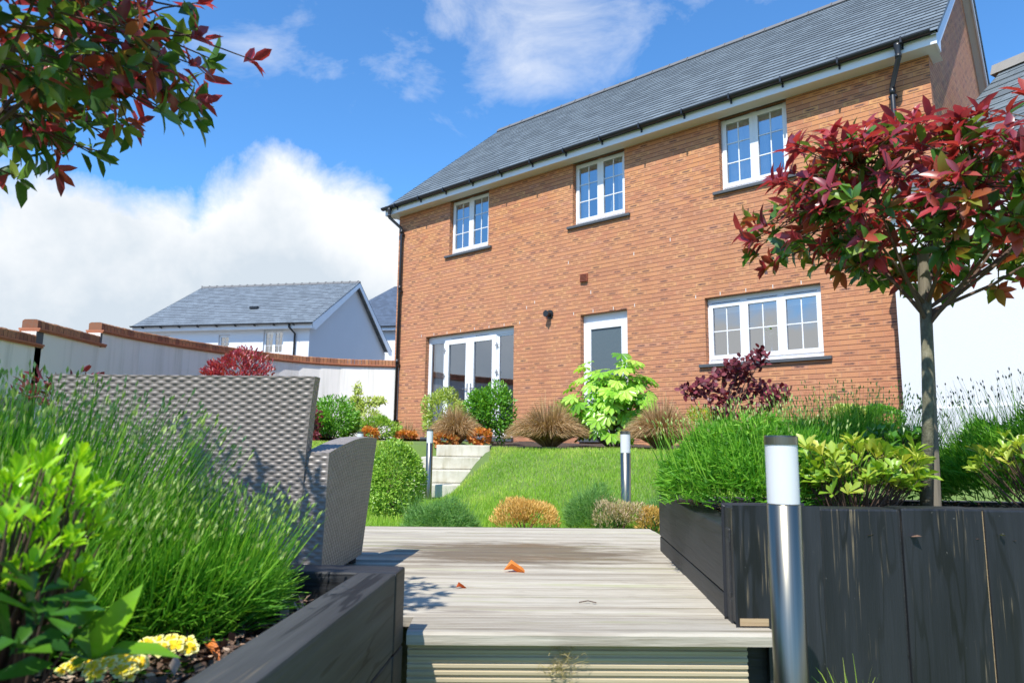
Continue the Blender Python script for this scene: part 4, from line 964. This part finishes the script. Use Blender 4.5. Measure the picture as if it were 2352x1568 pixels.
# ================================================================ lavender
def lavender(name, label, c, rx, ry, H, nleaf, nstem, seed, leafmat='lav', budmat='bud', lean=(0, 0), sl=.14, bw=.003, ll=.05, lw=.0017, mound=.6, bud=.65, lr=.75):
    global rs; rs = np.random.RandomState(seed)
    root = empty(name, c); tag(root, label, 'lavender')
    a = rs.uniform(0, 6.28, nleaf); q = rs.rand(nleaf)**.5; X = np.cos(a)*q*rx; Y = np.sin(a)*q*ry
    top = H*mound*np.sqrt(np.clip(1-q**2*.9, 0, 1))*(1+.18*np.sin(X*23)*np.cos(Y*19)); Z = top*(1-.75*rs.rand(nleaf)**2.2)
    out = np.stack([X/rx, Y/ry, np.full(nleaf, .9)], 1)+rdir(nleaf)*lr
    lv = Lv(); L = ll*(.6+.9*rs.rand(nleaf)); tone = .5+.5*np.sin(X*31+seed)*np.sin(Y*27)
    D = nrm(out); P0 = np.stack([X, Y, Z], 1); t = np.linspace(0, 1, 3)[None, :, None]
    pts = P0[:, None]+D[:, None]*t*L[:, None, None]; pts[..., 2] -= (t[..., 0]**2)*L[:, None]*.25*rs.rand(nleaf)[:, None]
    lv.strips(pts, lw*(.7+.6*rs.rand(nleaf)), np.clip(.65*rs.rand(nleaf)+.3*tone, 0, 1)); lv.build('foliage', M[leafmat], root)
    # flowering stems
    a = rs.uniform(0, 6.28, nstem); q = rs.rand(nstem)**.5; X = np.cos(a)*q*rx*.95; Y = np.sin(a)*q*ry*.95; z0 = H*mound*np.sqrt(1-q**2*.9)*.5
    LL = sl*(.6+.8*rs.rand(nstem))+H*mound*.5; D = nrm(np.stack([X/rx*.38+lean[0], Y/ry*.38+lean[1], np.ones(nstem)], 1)+rdir(nstem)*.2)
    t = np.linspace(0, 1, 4)[None, :, None]; P0 = np.stack([X, Y, z0], 1); B = rdir(nstem)*[.035, .035, .01]
    pts = P0[:, None]+D[:, None]*t*LL[:, None, None]+B[:, None]*t**2
    lv = Lv(); lv.strips(pts, lw*.75, rs.rand(nstem)); lv.build('stem', M[leafmat], root)
    # bud: crossed pointed segments
    lv = Lv(); tip = pts[:, -1]; d = nrm(pts[:, -1]-pts[:, -2]); bl_ = .013+.012*rs.rand(nstem); rv = rs.rand(nstem); kb = rs.rand(nstem) < bud; tip, d, bl_, rv = tip[kb], d[kb], bl_[kb], rv[kb]; nb_ = len(rv)
    for k in range(3):
        nn = nrm(np.cross(d, rdir(nb_)))
        lv.add(tip-d*.004, d, nn, bl_, bw*(.8+.4*rs.rand(nb_)), rv, T_DIA)
    if nb_: lv.build('flower_bud', M[budmat], root)
    return root
lavender('lavender_plant', 'large green lavender spilling over the left planter nearest the deck', (-.84, 1.60, -.41), .31, .27, .32, 15000, 1500, 31, lean=(.16, -.14), sl=.12, ll=.07, lw=.0023, mound=.58)
lavender('lavender_plant', 'green lavender in front of the middle of the wicker armchair', (-1.13, 1.60, -.41), .33, .29, .52, 15000, 1700, 32, lean=(.18, -.12), sl=.20, ll=.075, lw=.0024, mound=.58)
lavender('lavender_plant', 'green lavender at the left edge with tall buds against the white wall', (-1.46, 1.62, -.40), .34, .30, .50, 14000, 1300, 33, lean=(.10, -.05), sl=.23, ll=.075, lw=.0024, bw=.004, mound=.58, bud=.4)
lavender('lavender_plant', 'lavender behind the bright leafed shrub in the lower left corner', (-1.02, 1.36, -.41), .30, .22, .34, 11000, 900, 34, lean=(.2, -.1), sl=.14, ll=.07, lw=.0022, mound=.6)
lavender('lavender_plant', 'bright green lavender mound at the far corner of the right planter', (.98, 2.88, -.25), .36, .44, .41, 17000, 420, 35, sl=.085, ll=.042, lw=.003, mound=.82, lr=1.1)
lavender('lavender_plant', 'darker green lavender behind the nearest bollard light', (1.55, 3.30, -.25), .42, .34, .50, 13000, 620, 36, sl=.15, ll=.05, lw=.0024, mound=.74)
lavender('lavender_plant', 'lavender with dark flower heads at the right edge against the white outbuilding', (2.45, 3.0, -.25), .68, .42, .53, 20000, 620, 37, budmat='bud_dark', sl=.16, ll=.055, lw=.0024, mound=.76)
lavender('lavender_plant', 'small lavender at the back of the deck beside the orange heather', (-.46, 4.88, -.62), .25, .2, .30, 5000, 260, 38, leafmat='lav_grey', sl=.10, mound=.75, bud=0, lr=1.1)
lavender('lavender_plant', 'small lavender between the orange heather and the pinkish heather', (.58, 5.0, -.62), .19, .2, .40, 3800, 260, 39, leafmat='lav_grey', sl=.1, mound=.8, bud=0)
lavender('lavender_plant', 'small grey lavender against the corner of the right planter', (1.08, 4.9, -.60), .18, .2, .34, 3000, 230, 40, leafmat='lav_grey', sl=.08, mound=.8, bud=0)

# ================================================================ sedges
def sedge(name, label, c, H, R, n, seed, mat='sedge', cat='grass clump', w=.0038, group='brown grass clumps along the bed'):
    global rs; rs = np.random.RandomState(seed)
    a = rs.uniform(0, 6.28, n); o = rs.rand(n)**.55; L = H*(.65+.5*rs.rand(n)); t = np.linspace(0, 1, 6)[None, :]
    rad = R*(.12+o[:, None]*t*1.0); z = L[:, None]*(t*(1.35-.25*o[:, None])-(.35+.52*o[:, None])*t**2)
    j = rdir(n)*.03; X = np.cos(a)[:, None]*rad+j[:, 0:1]*t; Y = np.sin(a)[:, None]*rad+j[:, 1:2]*t
    lv = Lv(); lv.strips(np.stack([X, Y, np.maximum(z, .005)], -1), w, rs.rand(n)); ob = lv.build(name, M[mat]); ob.location = c; tag(ob, label, cat, group); return ob
def gz_(x, y): return float(hgt(np.array(x), np.array(y)))
def P_(x, y, Y): return at(x, y, Y)
sedge('sedge_clump', 'brown grass clump between the two orange leaved plants above the steps', (*P_(1047, 1000, 9.9)[:2], .0), .62, .40, 2600, 51)
sedge('sedge_clump', 'widest brown grass clump, in front of the brick wall beside the fatsia', (*P_(1262, 1010, 9.0)[:2], -.03), .66, .56, 4200, 52)
sedge('sedge_clump', 'brown grass clump below the purple smoke bush', (*P_(1520, 1030, 8.1)[:2], -.03), .62, .46, 3400, 53)
sedge('sedge_clump', 'small thin brown grass at the foot of the left downpipe', (*P_(935, 1000, 12.9)[:2], .05), .45, .30, 350, 54)
sedge('grass_tuft', 'tuft of green grass at the foot of the black sleepers at the bottom edge', (*at(1960, 1568, 1.98)[:2], -.80), .25, .16, 130, 55, 'grass', 'grass', .002, None)

# ================================================================ shrubs
def sh(nm, lab, px, Y, r, n, L, mat, **k):
    global rs; rs = np.random.RandomState(k.pop('sd', 3)+n); c = at(px[0], px[1], Y); return shrub(nm, lab, 'shrub', c, r, n, L, mat, **k)
sh('variegated_shrub', 'pale yellow green variegated shrub in front of the french doors', (1018, 950, ), 10.9, (.32, .3, .38), 3400, .05, 'varieg', tmpl=T_OBOV, seed=2)
sh('green_shrub', 'glossy dark green shrub below the right leaf of the french doors', (1128, 948), 10.3, (.36, .33, .42), 3600, .06, 'laurel', tmpl=T_LEAF, seed=3)
sh('green_shrub', 'low pale green shrub between the widest brown grass and the fatsia', (1310, 948), 10.2, (.26, .25, .22), 1500, .04, 'pitt', seed=4)
for i, (px, Y, r_, lab) in enumerate([((1022, 1010), 9.75, .17, 'orange leaved plant left of the brown grass above the steps'), ((1104, 1004), 9.75, .17, 'orange leaved plant right of the brown grass above the steps'), ((850, 1000), 10.9, .15, 'small orange leaved plant behind the far bollard light'), ((932, 1005), 11.8, .2, 'orange leaved plant in front of the left corner of the brick house')]):
    sh('heuchera', lab, px, Y, (r_, r_*.9, .1), 420, .055, 'heuchera', tmpl=T_ROUND, W=.02, group='orange heucheras in the beds', stem=False, seed=5+i)
sh('green_shrub', 'rounded glossy green shrub against the white curved wall', (762, 968), 11.0, (.42, .4, .34), 4200, .055, 'laurel', tmpl=T_LEAF, seed=9, rr=(.3, 1))
sh('green_shrub', 'low bright green shrub spreading beside the left downpipe', (868, 985), 11.9, (.36, .34, .2), 2200, .05, 'pitt', seed=10)
sh('green_shrub', 'pale green shrub between the wall trained tree and the house corner', (845, 968), 12.4, (.25, .25, .22), 1200, .05, 'varieg', seed=12)
sh('dark_red_shrub', 'dark red leaved shrub just right of the armchair back', (716, 985), 10.2, (.14, .2, .34), 700, .05, 'smoke', tmpl=T_ROUND, W=.018, seed=13)
sh('rounded_bush', 'large rounded light green bush on the lawn right of the armchair', (908, 1105), 6.1, (.27, .27, .33), 9000, .026, 'pitt', W=.0075, tmpl=T_LEAF, seed=14, lo=.6, amp=.14)
sh('red_photinia_shrub', 'bright red photinia shrub showing above the armchair back', (545, 868), 11.2, (.56, .45, .46), 2400, .075, 'phot', tmpl=T_LEAF, seed=15, up=1.0, rr=(.25, .95), W=.014)
sh('red_leaved_shrub', 'sparse purple red shrub at the left behind the armchair corner', (145, 915), 6.0, (.34, .3, .28), 170, .085, 'smoke', tmpl=T_LEAF, seed=16, W=.02, lo=.2)
sh('heather', 'orange tipped heather mound at the back edge of the deck', (1204, 1195), 4.85, (.205, .2, .14), 5200, .022, 'heather', W=.0028, tmpl=T_BLADE, seed=17, up=1.2, zmin=-.2, amp=.3, lo=.6)
sh('heather', 'pinkish green heather at the foot of the lawn bollard light', (1418, 1190), 4.9, (.215, .2, .15), 5200, .022, 'heather_p', W=.003, tmpl=T_BLADE, seed=18, up=1.1, zmin=-.2, amp=.5)
sh('heather', 'small yellowish heather squeezed against the right planter', (1497, 1205), 4.75, (.10, .15, .13), 1500, .022, 'heather', W=.003, tmpl=T_BLADE, seed=19, up=1.1, zmin=-.3, rr=(0, .6))
sh('gold_shrub', 'small yellow and green shrub beside the third brown grass clump', (1612, 975), 8.5, (.22, .2, .17), 1400, .04, 'yel', seed=20, tmpl=T_OBOV)
sh('dark_red_shrub', 'small dark red plant at the lawn edge left of the lavender mound', (1608, 1022), 7.6, (.14, .12, .10), 420, .04, 'smoke', tmpl=T_ROUND, W=.015, seed=21)
sh('box_hedge', 'low dense dark green hedge plant at the right foot of the brick wall', (2008, 962), 7.9, (.27, .22, .15), 3600, .03, 'laurel', seed=22, lo=.7, W=.009)
sh('green_shrub', 'small bright lime green shrub left of the dark green hedge plant', (1948, 965), 7.8, (.2, .2, .16), 1500, .035, 'varieg', seed=23, W=.009)
# skimmia like shrubs in the right planter: leaf rosettes on twigs
def rosette(nm, lab, c, rad, n, L, mat, seed, k=(6, 9), rr=(0, 1), amp=.2, W=.2, lo=.55, op0=.75, zmin=-.3, base=None):
    global rs; rs = np.random.RandomState(seed); c = np.array(c, float); rad = np.array(rad, float)
    base = np.array(base if base is not None else (c[0], c[1], c[2]-rad[2]), float); root = empty(nm, base); tag(root, lab, 'shrub')
    D = rdir(n*3); D = D[D[:, 2] > zmin][:n]; q = (lo+(1-lo)*rs.rand(len(D)))*lump(D, amp, seed); T = c+D*rad*q[:, None]; mb = MB(); lv = Lv()
    for tp, d in zip(T, D):
        m = (base+tp)/2+rdir(1)[0]*.02+d*.02; mb.tube(np.array([base+rdir(1)[0]*.01, m, tp])-base, [.0026, .002, .0014], 5, False)
        kk = rs.randint(*k); ax = nrm(d*.5+np.array([0, 0, .8])+rdir(1)[0]*.25); u = nrm(np.cross(ax, [.3, .5, .1])); w = np.cross(ax, u); an = rs.rand()*6+np.arange(kk)*2.4; op = op0*(.6+.8*rs.rand(kk))
        dr = ax*np.cos(op)[:, None]+(u*np.cos(an)[:, None]+w*np.sin(an)[:, None])*np.sin(op)[:, None]; LL = L*(.6+.6*rs.rand(kk)); t0 = rs.rand()
        lv.add(tp-base-ax*(rs.rand(kk)*.02)[:, None], dr, nrm(ax+rdir(kk)*.2), LL, LL*W, np.clip(rr[0]+(rr[1]-rr[0])*(.6*t0+.4*rs.rand(kk)), 0, 1), T_OBOV)
    mb.build('stem', M['twig'], root); lv.build('foliage', M[mat], root); return root
rosette('skimmia_shrub', 'yellow green shrub of leaf rosettes behind the nearest bollard light', at(1985, 1085, 2.4), (.245, .13, .13), 105, .056, 'skimmia', 61, zmin=-.6, base=(1.17, 2.42, -.27))
rosette('skimmia_shrub', 'dark green leafy shrub at the foot of the right photinia trunk', at(2050, 1022, 2.75), (.17, .14, .08), 42, .045, 'laurel', 62, rr=(0, .5))
rosette('skimmia_shrub', 'yellow green shrub cut off by the right edge of the photo', at(2345, 1075, 2.42), (.14, .15, .10), 70, .042, 'skimmia', 63, base=(1.85, 2.45, -.27))
rosette('leafy_shrub', 'bright lime leaved shrub filling the lower left corner', at(25, 1250, .97), (.125, .13, .125), 150, .034, 'pieris', 64, rr=(.6, 1), op0=.5, zmin=-.7, W=.15, base=(-.72, 1.0, -.42))
rosette('leafy_shrub', 'shrub with large dark glossy leaves below the lime shrub in the lower left corner', at(-15, 1440, .90), (.085, .10, .07), 18, .07, 'pieris', 65, rr=(0, .45), op0=1.0, zmin=-.7, W=.2, k=(4, 7), base=(-.68, .98, -.43))
# big leaved seedling by the primroses
lv = Lv(); lv.add([(0, 0, -.09)], [(0, 0, 1)], [(0, -1, 0)], .09, .003, .4, T_BLADE); lv.add(np.zeros((5, 3)), np.array([(-.35, .1, 1), (.45, -.1, .8), (1, -.1, .25), (-.8, .2, .2), (.1, -.9, .3)]), np.array([(.1, -1, .2)]*2+[(0, -.2, 1)]*3), np.array([.125, .11, .12, .06, .05]), np.array([.019, .021, .02, .014, .014]), np.array([.45, .62, .5, .4, .4]), T_LEAF)
o = lv.build('seedling', M['pieris']); p = at(212, 1515, .99); o.location = tuple(map(float, p)); tag(o, 'young plant with a few long pointed green leaves behind the primroses', 'plant')
# primroses
def primrose(lab, c, n, R, seed):
    global rs; rs = np.random.RandomState(seed); root = empty('primrose', c); tag(root, lab, 'flower', 'primroses in the left planter')
    D = rdir(40); D[:, 2] = abs(D[:, 2])*.3; lv = Lv(); lv.add(np.zeros((14, 3)), D[:14], np.tile([[0, 0, 1.]], (14, 1)), .07, .014, rs.rand(14)*.6, T_OBOV); lv.build('leaves', M['laurel'], root)
    for k in range(n):
        p = rdir(1)[0]*[R, R*.8, .3*R]; p[2] = .05+abs(p[2]); nrm_ = nrm(np.array([p[0]*4, p[1]*4-.6, .8])+rdir(1)[0]*.3); u = nrm(np.cross(nrm_, [.2, .9, .1])); w = np.cross(nrm_, u)
        an = np.arange(5)*1.2566+rs.rand(); dr = u*np.cos(an)[:, None]+w*np.sin(an)[:, None]+nrm_*.15; fl = Lv()
        fl.add(np.tile(p, (5, 1)), dr, np.tile(nrm_, (5, 1)), .017, .0075, .80+.2*rs.rand(5), T_OBOV); fl.add(np.tile(p+nrm_*.002, (5, 1)), dr, np.tile(nrm_, (5, 1)), .0125, .005, .15+.35*rs.rand(5), T_OBOV)
        fl.build('blossom', M['petal_y'], root)
primrose('pale yellow primrose beside the planter edge with bark chips around it', (*atz(372, 1562, -.41)[:2], -.41), 14, .045, 71)
primrose('cream and yellow primrose cut off by the bottom edge of the photo', (*atz(228, 1612, -.41)[:2], -.41), 22, .055, 72)
lv = Lv(); D = rdir(26); D[:, 2] = abs(D[:, 2])*.8+.2; lv.add(rdir(26)*.01, D, rdir(26), .04, .011, rs.rand(26), T_ROUND); o = lv.build('seedling', M['laurel']); o.location = (*atz(480, 1470, -.41)[:2], -.405); tag(o, 'small leafy seedling on the soil at the edge of the left lavender', 'plant')
flat_leaf('fallen_leaf', 'orange leaf lying on the bark chips beside the yellow primrose', (*atz(472, 1490, -.39)[:2], -.385), -.7, .05, .011, .6)

# fatsia: palmate leaves
rs = np.random.RandomState(81); c = at(1415, 935, 9.0); fz = empty('fatsia', (c[0], c[1], -.02)); tag(fz, 'large fatsia with bright green hand shaped leaves in front of the white back door', 'shrub')
lv = Lv(); mb = MB(); n = 230; D = rdir(n*2); D = D[D[:, 2] > -.7][:n]; rad = np.array([.58, .45, .62]); q = (.45+.55*rs.rand(n)**.6)*lump(D, .34, 6); P = D*rad*q[:, None]+[0, 0, c[2]+.02]
for p, d in zip(P, D):
    s0 = np.array([p[0]*.25, p[1]*.25, max(.02, p[2]-.3)]); mb.tube([s0, (s0+p)/2+[0, 0, .03], p], [.006, .004, .003], 5, False)
    nn = nrm(d*.5+np.array([0, -.25, .8])+rdir(1)[0]*.3); u = nrm(np.cross(nn, [.2, .4, .1])); fwd = nrm(np.array([d[0], d[1], .0])+1e-3); fwd = nrm(fwd-nn*(fwd@nn)); w = np.cross(nn, fwd)
    k = 7; an = np.linspace(-1.7, 1.7, k); dr = fwd*np.cos(an)[:, None]+w*np.sin(an)[:, None]-nn*.18; L = (.14+.06*rs.rand())*(1-.28*np.abs(an)/1.9)
    t0 = rs.rand()*.75; lv.add(np.tile(p, (k, 1)), dr, np.tile(nn, (k, 1)), L, L*.19, t0+.35*rs.rand(k), T_OBOV)
for k in range(5): a = rs.uniform(0, 6.28); mb.tube([(0, 0, 0), (math.cos(a)*.08, math.sin(a)*.08, .4), (math.cos(a)*.2, math.sin(a)*.2, .8)], [.014, .011, .008], 6)
mb.build('stem', M['bark'], fz); lv.build('foliage', M['fatsia'], fz)

# purple smoke bush: separate sprays of round leaves
rs = np.random.RandomState(91); bs_ = at(1655, 1000, 8.2); sb = empty('smoke_bush', (bs_[0], bs_[1], -.05)); tag(sb, 'open branched purple smoke bush below the three pane downstairs window', 'shrub')
lv = Lv(); mb = MB()
for (x, y, r1, nlf) in [(1585, 900, .13, 60), (1625, 890, .15, 80), (1660, 860, .15, 80), (1700, 840, .15, 85), (1745, 825, .13, 60), (1745, 808, .07, 22), (1650, 925, .16, 80), (1690, 905, .16, 75), (1745, 895, .14, 70), (1785, 905, .15, 80), (1770, 930, .13, 55), (1725, 945, .12, 50), (1665, 960, .12, 45), (1700, 865, .14, 60)]:
    e = at(x, y, 8.2+rs.uniform(-.25, .25)); e[2] = e[2]; b0 = np.array([bs_[0], bs_[1], -.05]); e = e-b0; m = e*.5+[0, 0, .05]+rdir(1)[0]*.05; mb.tube([(0, 0, 0), m, e], [.01, .006, .003], 6)
    p = rdir(nlf)*(rs.rand(nlf)**.4)[:, None]*[r1*1.15, r1, r1*.75]+e; lv.add(p, nrm(rdir(nlf)+[0, -.3, .2]), nrm(rdir(nlf)*.6+[0, -.7, .6]), .06+.02*rs.rand(nlf), .026, rs.rand(nlf), T_ROUND)
    for k in range(5): q = p[rs.randint(nlf)]; mb.tube([e*.9, q], [.002, .001], 4, False)
mb.build('stem', M['twig'], sb); lv.build('foliage', M['smoke'], sb)

# wall trained tree on the curved wall
rs = np.random.RandomState(95); b0 = at(828, 962, 14.6); tr = empty('wall_trained_tree', (b0[0], b0[1], .05)); tag(tr, 'yellow green fruit tree trained flat with one arm against the white wall', 'tree')
mb = MB(); lv = Lv(); arms = [((0, 0, 0), (828, 960), (820, 885)), ((0, 0, .3), (835, 925), (882, 922)), ((0, 0, .3), (828, 940), (812, 915))]
for (_, a, e) in arms:
    A = at(*a, 14.6)-[b0[0], b0[1], .05]; E = at(*e, 14.6)-[b0[0], b0[1], .05]; mb.tube([A, E], [.02, .008], 6); n = 260
    t = rs.rand(n)[:, None]; p = A+(E-A)*t+rdir(n)*[.13, .08, .12]*(1-.5*t); lv.add(p, nrm(rdir(n)+[0, -.3, .3]), nrm(rdir(n)*.6+[0, -.7, .5]), .075, .018, .3+.7*rs.rand(n), T_LEAF)
mb.tube([(0, 0, -.05), at(828, 940, 14.6)-[b0[0], b0[1], .05]], [.025, .018], 6)
mb.build('trunk', M['bark'], tr); lv.build('crown', M['varieg'], tr)
# strap leaved plant by the wall
sedge('strap_leaved_plant', 'grey green upright strap leaved plant behind the glossy shrub by the wall', (*at(752, 950, 12.2)[:2], .05), .8, .35, 160, 96, 'lav_grey', 'plant', .012, None)

# ================================================================ light & sky
EL = R_(54); sv = np.array([-.435, -.90]); sv /= np.linalg.norm(sv)
sd = Vector((sv[0]*math.cos(EL), sv[1]*math.cos(EL), math.sin(EL)))
sl_ = bpy.data.lights.new('sun', 'SUN'); sl_.energy = 3.9; sl_.angle = R_(.53); sl_.color = (1, .955, .88)
so = bpy.data.objects.new('sun', sl_); COL.objects.link(so); so.rotation_euler = sd.to_track_quat('Z', 'Y').to_euler()
w = bpy.data.worlds.new('World'); S.world = w; w.use_nodes = True; nt = NT.__new__(NT); nt.t = w.node_tree; nt.t.nodes.clear()
nt.out = nt.t.nodes.new('ShaderNodeOutputWorld')
sky = nt.n('ShaderNodeTexSky', sky_type='NISHITA', sun_disc=False, sun_elevation=EL, sun_rotation=math.atan2(sv[0], sv[1]), altitude=300, air_density=1.0, dust_density=.15, ozone_density=3.0).outputs[0]
gen = nt.n('ShaderNodeTexCoord').outputs['Generated']; sp_ = nt.n('ShaderNodeSeparateXYZ', {0: gen})
az = nt.math('ARCTAN2', sp_.outputs[0], sp_.outputs[1]); el = nt.math('ARCSINE', sp_.outputs[2])
azd = nt.math('MULTIPLY', az, 180/math.pi); eld = nt.math('MULTIPLY', el, 180/math.pi)
# elevation of the cumulus top as a function of azimuth
pts = [(-180, 7), (-120, 12), (-80, 14), (-50, 17), (-40, 17), (-29, 19.0), (-25, 18.5), (-23, 20.5), (-20, 23), (-17.5, 23.5), (-15.5, 22), (-12, 21.0), (-10, 20.0), (-8.5, 17), (-6, 19.5), (-4, 17), (5, 8), (40, 3), (70, 10), (120, 12), (150, 9), (180, 7)]
cr_ = nt.n('ShaderNodeFloatCurve', {1: nt.math('DIVIDE', nt.math('ADD', azd, 180), 360)})
cv = cr_.mapping.curves[0]; cr_.mapping.use_clip = False
P2 = [((a+180)/360, e/60) for a, e in pts]
cv.points[0].location = P2[0]; cv.points[1].location = P2[-1]
for q in P2[1:-1]: cv.points.new(*q)
for q in cv.points: q.handle_type = 'VECTOR'
cr_.mapping.update()
bound = nt.math('MULTIPLY', cr_.outputs[0], 60)
n1 = nt.noise(gen, 9, 7, .62, dist=.2); n2 = nt.noise(gen, 3.2, 6, .6); n3 = nt.noise(nt.scale(gen, (1, 1, 1.8)), 5.5, 6, .65, dist=.5)
df = nt.math('ADD', nt.math('SUBTRACT', bound, eld), nt.math('MULTIPLY', nt.math('SUBTRACT', n1, .5), 9))
cum = nt.mapr(df, -.4, 2.4)
# thin high cloud near the top of the view
def blob(a, e, ra, re):
    x = nt.math('DIVIDE', nt.math('SUBTRACT', azd, a), ra); y = nt.math('DIVIDE', nt.math('SUBTRACT', eld, e), re)
    return nt.mapr(nt.math('SQRT', nt.math('ADD', nt.math('MULTIPLY', x, x), nt.math('MULTIPLY', y, y))), .1, 1.15, 1, 0)
bb = blob(2.5, 33.5, 14, 6.2)
for q in ((-5, 33, 5, 4.5), (-21, 28, 8, 4.5), (17, 36.5, 14, 4.5), (1, 29.8, 7, 2.6), (-9, 30, 5, 3)): bb = nt.math('MAXIMUM', bb, nt.math('MULTIPLY', blob(*q), .8 if q[0] > -20 else .45))
wis = nt.math('MULTIPLY', nt.mapr(nt.math('ADD', bb, nt.math('MULTIPLY', nt.math('SUBTRACT', n3, .5), 2.6)), .30, 1.5), .75)
haze = nt.mapr(eld, 0, 17, .62, 0)
rightfade = nt.mapr(azd, 5, 30, 1, .35)
cov = nt.math('MAXIMUM', nt.math('MAXIMUM', cum, wis), nt.math('MULTIPLY', haze, rightfade))
# cloud tone: bright tops, grey-blue undersides
depth = nt.mapr(nt.math('ADD', df, nt.math('MULTIPLY', nt.math('SUBTRACT', n2, .5), 34)), 1, 11)
ccol = nt.mix(nt.math('MULTIPLY', depth, nt.mapr(eld, 22, 28, 1, 0)), (5.5, 5.55, 5.6), (3.5, 3.95, 4.4))
skyc = nt.mix(1.0, sky, (.60, 1.04, 1.34), 'MULTIPLY')
fin = nt.mix(cov, skyc, ccol)
bg = nt.n('ShaderNodeBackground', {0: fin, 1: .12}); nt.t.links.new(bg.outputs[0], nt.out.inputs[0])

S.view_settings.view_transform = 'Standard'; S.view_settings.look = 'None'; S.view_settings.exposure = .72; S.view_settings.gamma = 1
S.render.engine = 'CYCLES'
S.cycles.max_bounces = 8; S.cycles.transparent_max_bounces = 12
S.cycles.caustics_reflective = False; S.cycles.caustics_refractive = False
S.cycles.use_denoising = True
